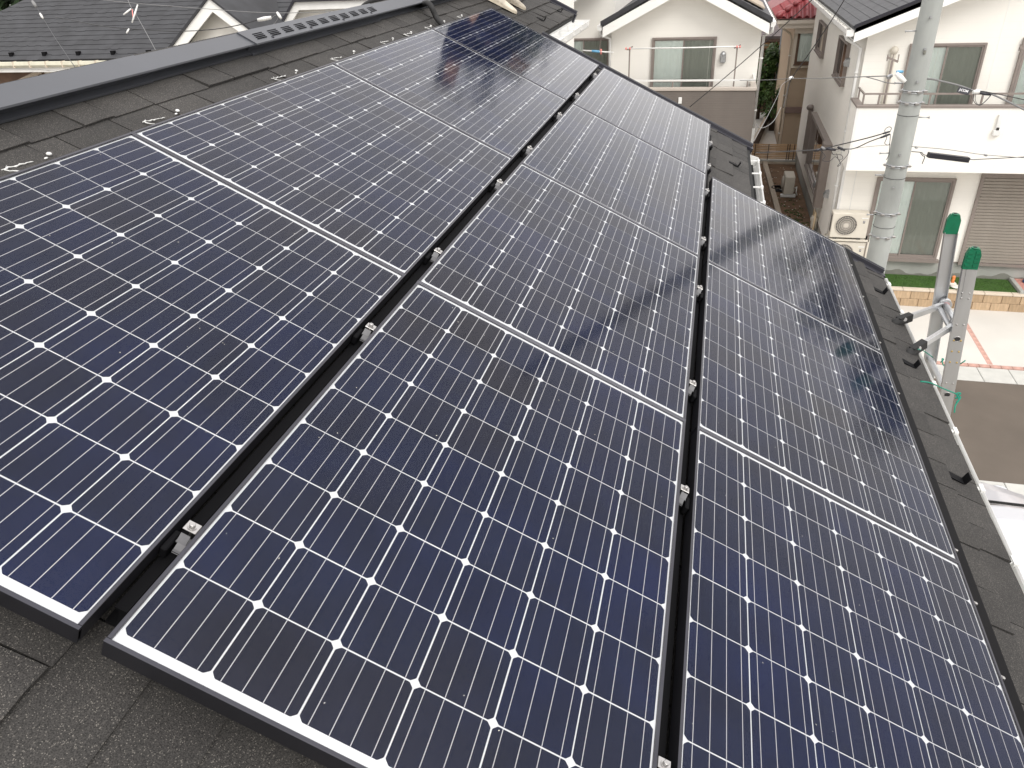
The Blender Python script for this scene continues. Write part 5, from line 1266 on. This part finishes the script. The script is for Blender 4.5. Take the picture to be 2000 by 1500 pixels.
# ================================================================== parked car seen over the eave
def car():
    T_ = thing('parked_car', 'silver minivan parked below the eave, its roof, windscreen and bonnet visible', 'car', None, Matrix.Translation((9.95, -5.05, DZ + .04)))
    # local: nose at x=0, length towards -x, y to the left
    prof = [  # x, half width, z of centre line (upper surface)
        (0.0, .55, .62, 0), (-.04, .68, .74, 0), (-.18, .76, .82, 0), (-.5, .80, .93, 0), (-.85, .82, 1.02, 0), (-1.02, .80, 1.07, 1),
        (-1.25, .76, 1.24, 1), (-1.55, .70, 1.46, 1), (-1.75, .66, 1.59, 1), (-1.80, .66, 1.61, 0), (-2.1, .65, 1.65, 0), (-2.7, .65, 1.67, 0), (-3.3, .65, 1.66, 0), (-3.8, .64, 1.61, 0), (-4.15, .62, 1.5, 0), (-4.3, .6, 1.1, 0), (-4.34, .6, .6, 0)]
    b = MB(); g = MB(); cols = 9
    def row(p):
        x, hw, z, _ = p; out_ = []
        for i in range(cols):
            t = -1 + 2 * i / (cols - 1); out_.append((x - .10 * t * t * (1 if x > -1.9 else -.3), hw * t, z - .075 * abs(t) ** 2.6))
        return out_
    rows = [row(p) for p in prof]
    for i in range(len(prof) - 1):
        tgt = g if (prof[i][3] and prof[i + 1][3]) else b
        vs = rows[i] + rows[i + 1]
        tgt.add(vs, [(k, k + 1, cols + k + 1, cols + k) for k in range(cols - 1)], 0, True)
    # sides down from the roof edge
    for s, idx in ((1, cols - 1), (-1, 0)):
        for i in range(len(prof) - 1):
            a, c = rows[i][idx], rows[i + 1][idx]
            beltA, beltC = (a[0], s * .85, min(a[2] - .02, 1.0)), (c[0], s * .85, min(c[2] - .02, 1.0))
            tgt = g if -4.1 < (a[0] + c[0]) / 2 < -1.2 else b
            tgt.add([a, c, beltC, beltA], [(0, 1, 2, 3)], 0, True)
            b.add([beltA, beltC, (c[0], s * .86, .55), (a[0], s * .86, .55), (c[0], s * .80, .22), (a[0], s * .80, .22)], [(0, 1, 2, 3), (3, 2, 4, 5)], 0, True)
    r0 = rows[0]; b.add(r0 + [(p[0] + .02, p[1], .25) for p in r0], [(k, k + 1, cols + k + 1, cols + k) for k in range(cols - 1)], 0, True)
    r1 = rows[-1]; b.add(r1 + [(p[0], p[1], .25) for p in r1], [(k, k + 1, cols + k + 1, cols + k) for k in range(cols - 1)], 0, True)
    b.build('body', M['car'], T_); g.build('glass', M['glass_dark'], T_)
    for y0, y1 in ((.55, .02), (.02, -.5)):
        w = MB(); w.bar((-1.02, y0, 1.10), (-1.07, y1 - .02, 1.13), .02, .012); w.bar((-1.0, y0, 1.085), (-1.02, y0, 1.11), .03, .03); w.build('wiper', M['rubber'], T_)
    c = MB(); c.prism([(-.98, 1.075), (-1.06, 1.10), (-1.06, 1.085), (-.98, 1.06)], -.76, .76, 'y'); c.build('cowl', M['rubber'], T_)
    for y in (.8, -.8):
        for x in (-.85, -3.5):
            w = MB(); w.tube([(x, y - .1 * (1 if y > 0 else -1), .32), (x, y, .32)], .32, 20); o = w.build('wheel', M['tyre'], T_)
            w = MB(); w.tube([(x, y, .32), (x, y + .01 * (1 if y > 0 else -1), .32)], .2, 16); w.build('rim', M['al'], o)
    for y in (.6, -.6):
        h = MB(); h.blob((-.03, y, .60), .05, .15, .07, 10, 6); h.build('headlight', mat('headlamp', (.6, .62, .64), .1, .3), T_)
car()

# ================================================================== worker crouching beyond the panels
def skin_mesh(name, verts, edges, m, parent, sub=2, root=0):
    me = bpy.data.meshes.new(name); me.from_pydata([v[:3] for v in verts], edges, [])
    o = bpy.data.objects.new(name, me); C.objects.link(o)
    mod = o.modifiers.new('skin', 'SKIN'); mod.use_smooth_shade = True
    for i, v in enumerate(verts):
        sv = me.skin_vertices[0].data[i]; sv.radius = (v[3], v[4] if len(v) > 4 else v[3]); sv.use_root = (i == root)
    o.modifiers.new('sub', 'SUBSURF').levels = sub; o.modifiers['sub'].render_levels = sub
    me.materials.append(m); o.parent = parent
    return o
def person():
    T_ = thing('person', 'worker in navy clothes and worn white shoes crouching beyond the upper row', 'person')
    sx = 6.72; rx = 7.04
    fy = lambda v: RP(0, v, -.105)
    # feet: toes point down the slope
    aL, aR = Vector((6.675, 1.12, .55)), Vector((7.02, 1.10, .545))
    kL, kR = Vector((6.60, .80, .86)), Vector((7.12, .78, .86))
    hip = Vector((6.86, 1.16, .80))
    hL, hR = hip + Vector((-.12, 0, -.01)), hip + Vector((.12, 0, -.01))
    sp, ch, nk, hd = Vector((6.86, 1.10, .98)), Vector((6.86, .98, 1.17)), Vector((6.86, .90, 1.33)), Vector((6.86, .84, 1.45))
    sL, sR = ch + Vector((-.19, -.01, .07)), ch + Vector((.19, -.01, .07))
    eL, eR = Vector((6.56, .74, 1.02)), Vector((7.16, .72, 1.02)); wL, wR = Vector((6.70, .58, .86)), Vector((7.0, .58, .86))
    V = [(*hip, .14, .12), (*sp, .145, .12), (*ch, .15, .12), (*nk, .055), (*hL, .10), (*kL, .075), (*aL, .05), (*hR, .10), (*kR, .075), (*aR, .05), (*sL, .075), (*eL, .052), (*wL, .036), (*sR, .075), (*eR, .052), (*wR, .036), (*hd, .085, .095), (*(hd + Vector((0, -.01, .09))), .07)]
    E_ = [(0, 1), (1, 2), (2, 3), (0, 4), (4, 5), (5, 6), (0, 7), (7, 8), (8, 9), (2, 10), (10, 11), (11, 12), (2, 13), (13, 14), (14, 15), (3, 16), (16, 17)]
    body = skin_mesh('body', V, E_, M['skin'], T_)
    # clothing: the same skeleton, slightly fuller, without head, hands, feet
    k = .014
    Vc = [(*v[:3], v[3] + k, (v[4] if len(v) > 4 else v[3]) + k) for v in V[:3]] + [(*(ch.lerp(nk, .55)), .085)] + [(*V[i][:3], V[i][3] + k + .008) for i in (4, 5, 6, 7, 8, 9, 10, 11, 12, 13, 14, 15)]
    skin_mesh('workwear', Vc, [(0, 1), (1, 2), (2, 3), (0, 4), (4, 5), (5, 6), (0, 7), (7, 8), (8, 9), (2, 10), (10, 11), (11, 12), (2, 13), (13, 14), (14, 15)], M['navy'], T_)
    # hands with fingers
    for w, s in ((wL, 1), (wR, -1)):
        base = w + Vector((0, -.02, -.01)); pm = w + Vector((s * .02, -.08, -.03)); hv = [(*w, .026, .018), (*base, .03, .018), (*pm, .034, .016)]; he = [(0, 1), (1, 2)]
        for f, (dx, ln) in enumerate(((-.027, .07), (-.009, .08), (.009, .075), (.027, .06))):
            i = len(hv); p1 = pm + Vector((dx, -.03, -.006)); p2 = p1 + Vector((s * .006, -ln * .45, -.018)); p3 = p2 + Vector((0, -ln * .25, -.03))
            hv += [(*p1, .0095), (*p2, .009), (*p3, .0075)]; he += [(2, i), (i, i + 1), (i + 1, i + 2)]
        i = len(hv); q1 = base + Vector((s * .035, -.02, -.01)); q2 = q1 + Vector((s * .015, -.035, -.015)); hv += [(*q1, .012), (*q2, .010)]; he += [(1, i), (i, i + 1)]
        skin_mesh('hand', hv, he, M['skin'], T_, 1, 1)
    # cap/hair and face
    h = MB(); h.blob(hd + Vector((0, .015, .06)), .088, .10, .095, 14, 10); h.build('hair', M['hair'], T_)
    f = MB(); c = hd + Vector((0, -.07, .03)); f.blob(c + Vector((0, -.025, -.0)), .012, .018, .02); f.blob(c + Vector((0, -.012, -.045)), .025, .01, .007)
    for s in (-1, 1): f.blob(hd + Vector((s * .088, 0, .03)), .012, .02, .03)
    f.build('face', M['skin'], T_)
    e = MB()
    for s in (-1, 1): e.blob(c + Vector((s * .03, -.01, .025)), .012, .008, .007)
    e.build('eye', M['hair'], T_)
    # shoes
    def shoe(heel, toe, ank, h_=.12):
        d = (toe - heel); ln = d.length; d.normalize(); up = Vector((0, .447, .894)); sd_ = d.cross(up).normalized(); up = sd_.cross(d)
        s_ = MB(); secs = []
        prof = [(0, .030, .10), (.12, .038, .115), (.28, .040, .115), (.42, .042, .088), (.58, .047, .066), (.75, .050, .052), (.88, .044, .042), (.97, .030, .032), (1, .012, .02)]
        n = 10; vs = []
        for t, w, hh in prof:
            for k_ in range(n):
                a = math.pi * 2 * k_ / n
                yy = math.cos(a) * w; zz = .016 + max(0, math.sin(a)) * (hh - .016) if math.sin(a) > 0 else .016 * (1 + math.sin(a) * .2)
                vs.append(heel + d * (t * ln) + sd_ * yy + up * zz)
        fs = [(i * n + k_, i * n + (k_ + 1) % n, (i + 1) * n + (k_ + 1) % n, (i + 1) * n + k_) for i in range(len(prof) - 1) for k_ in range(n)] + [tuple(range(n)), tuple((len(prof) - 1) * n + k_ for k_ in range(n))]
        s_.add(vs, fs, 0, True)
        o = s_.build('shoe', M['shoe'], T_)
        so2 = MB(); vs = []
        for zz, g_ in ((0, 1.06), (.018, 1.10)):
            for t, w, hh in prof: vs.append(heel + d * (t * ln * 1.02 - .004) + sd_ * w * g_ + up * zz)
            for t, w, hh in reversed(prof): vs.append(heel + d * (t * ln * 1.02 - .004) - sd_ * w * g_ + up * zz)
        m_ = len(prof) * 2
        so2.add(vs, [tuple(reversed(range(m_))), tuple(range(m_, 2 * m_))] + [(i, (i + 1) % m_, m_ + (i + 1) % m_, m_ + i) for i in range(m_)]); so2.build('sole', M['sole'], o)
        c_ = MB(); c_.tube([heel + d * .075 + up * .09, ank + Vector((0, 0, .03))], .05, 12, rads=[.048, .058]); c_.build('collar', M['shoe'], o)
        l_ = MB()
        for t in (.40, .48, .56): l_.tube([heel + d * (t * ln) - sd_ * .022 + up * (.098 - .05 * (t - .4) * 3), heel + d * (t * ln + .012) + sd_ * .022 + up * (.098 - .05 * (t - .4) * 3)], .004, 5)
        l_.build('lace', M['white_pvc'], o)
    q = lambda p: Vector((p[0], p[1], RP(0, 0, 0).z + (.5 * p[1] + 0) - .1045 / CA))
    shoe(q((6.665, 1.215)), q((6.70, .925)), aL); shoe(q((7.03, 1.20)), q((7.06, .925)), aR)
person()
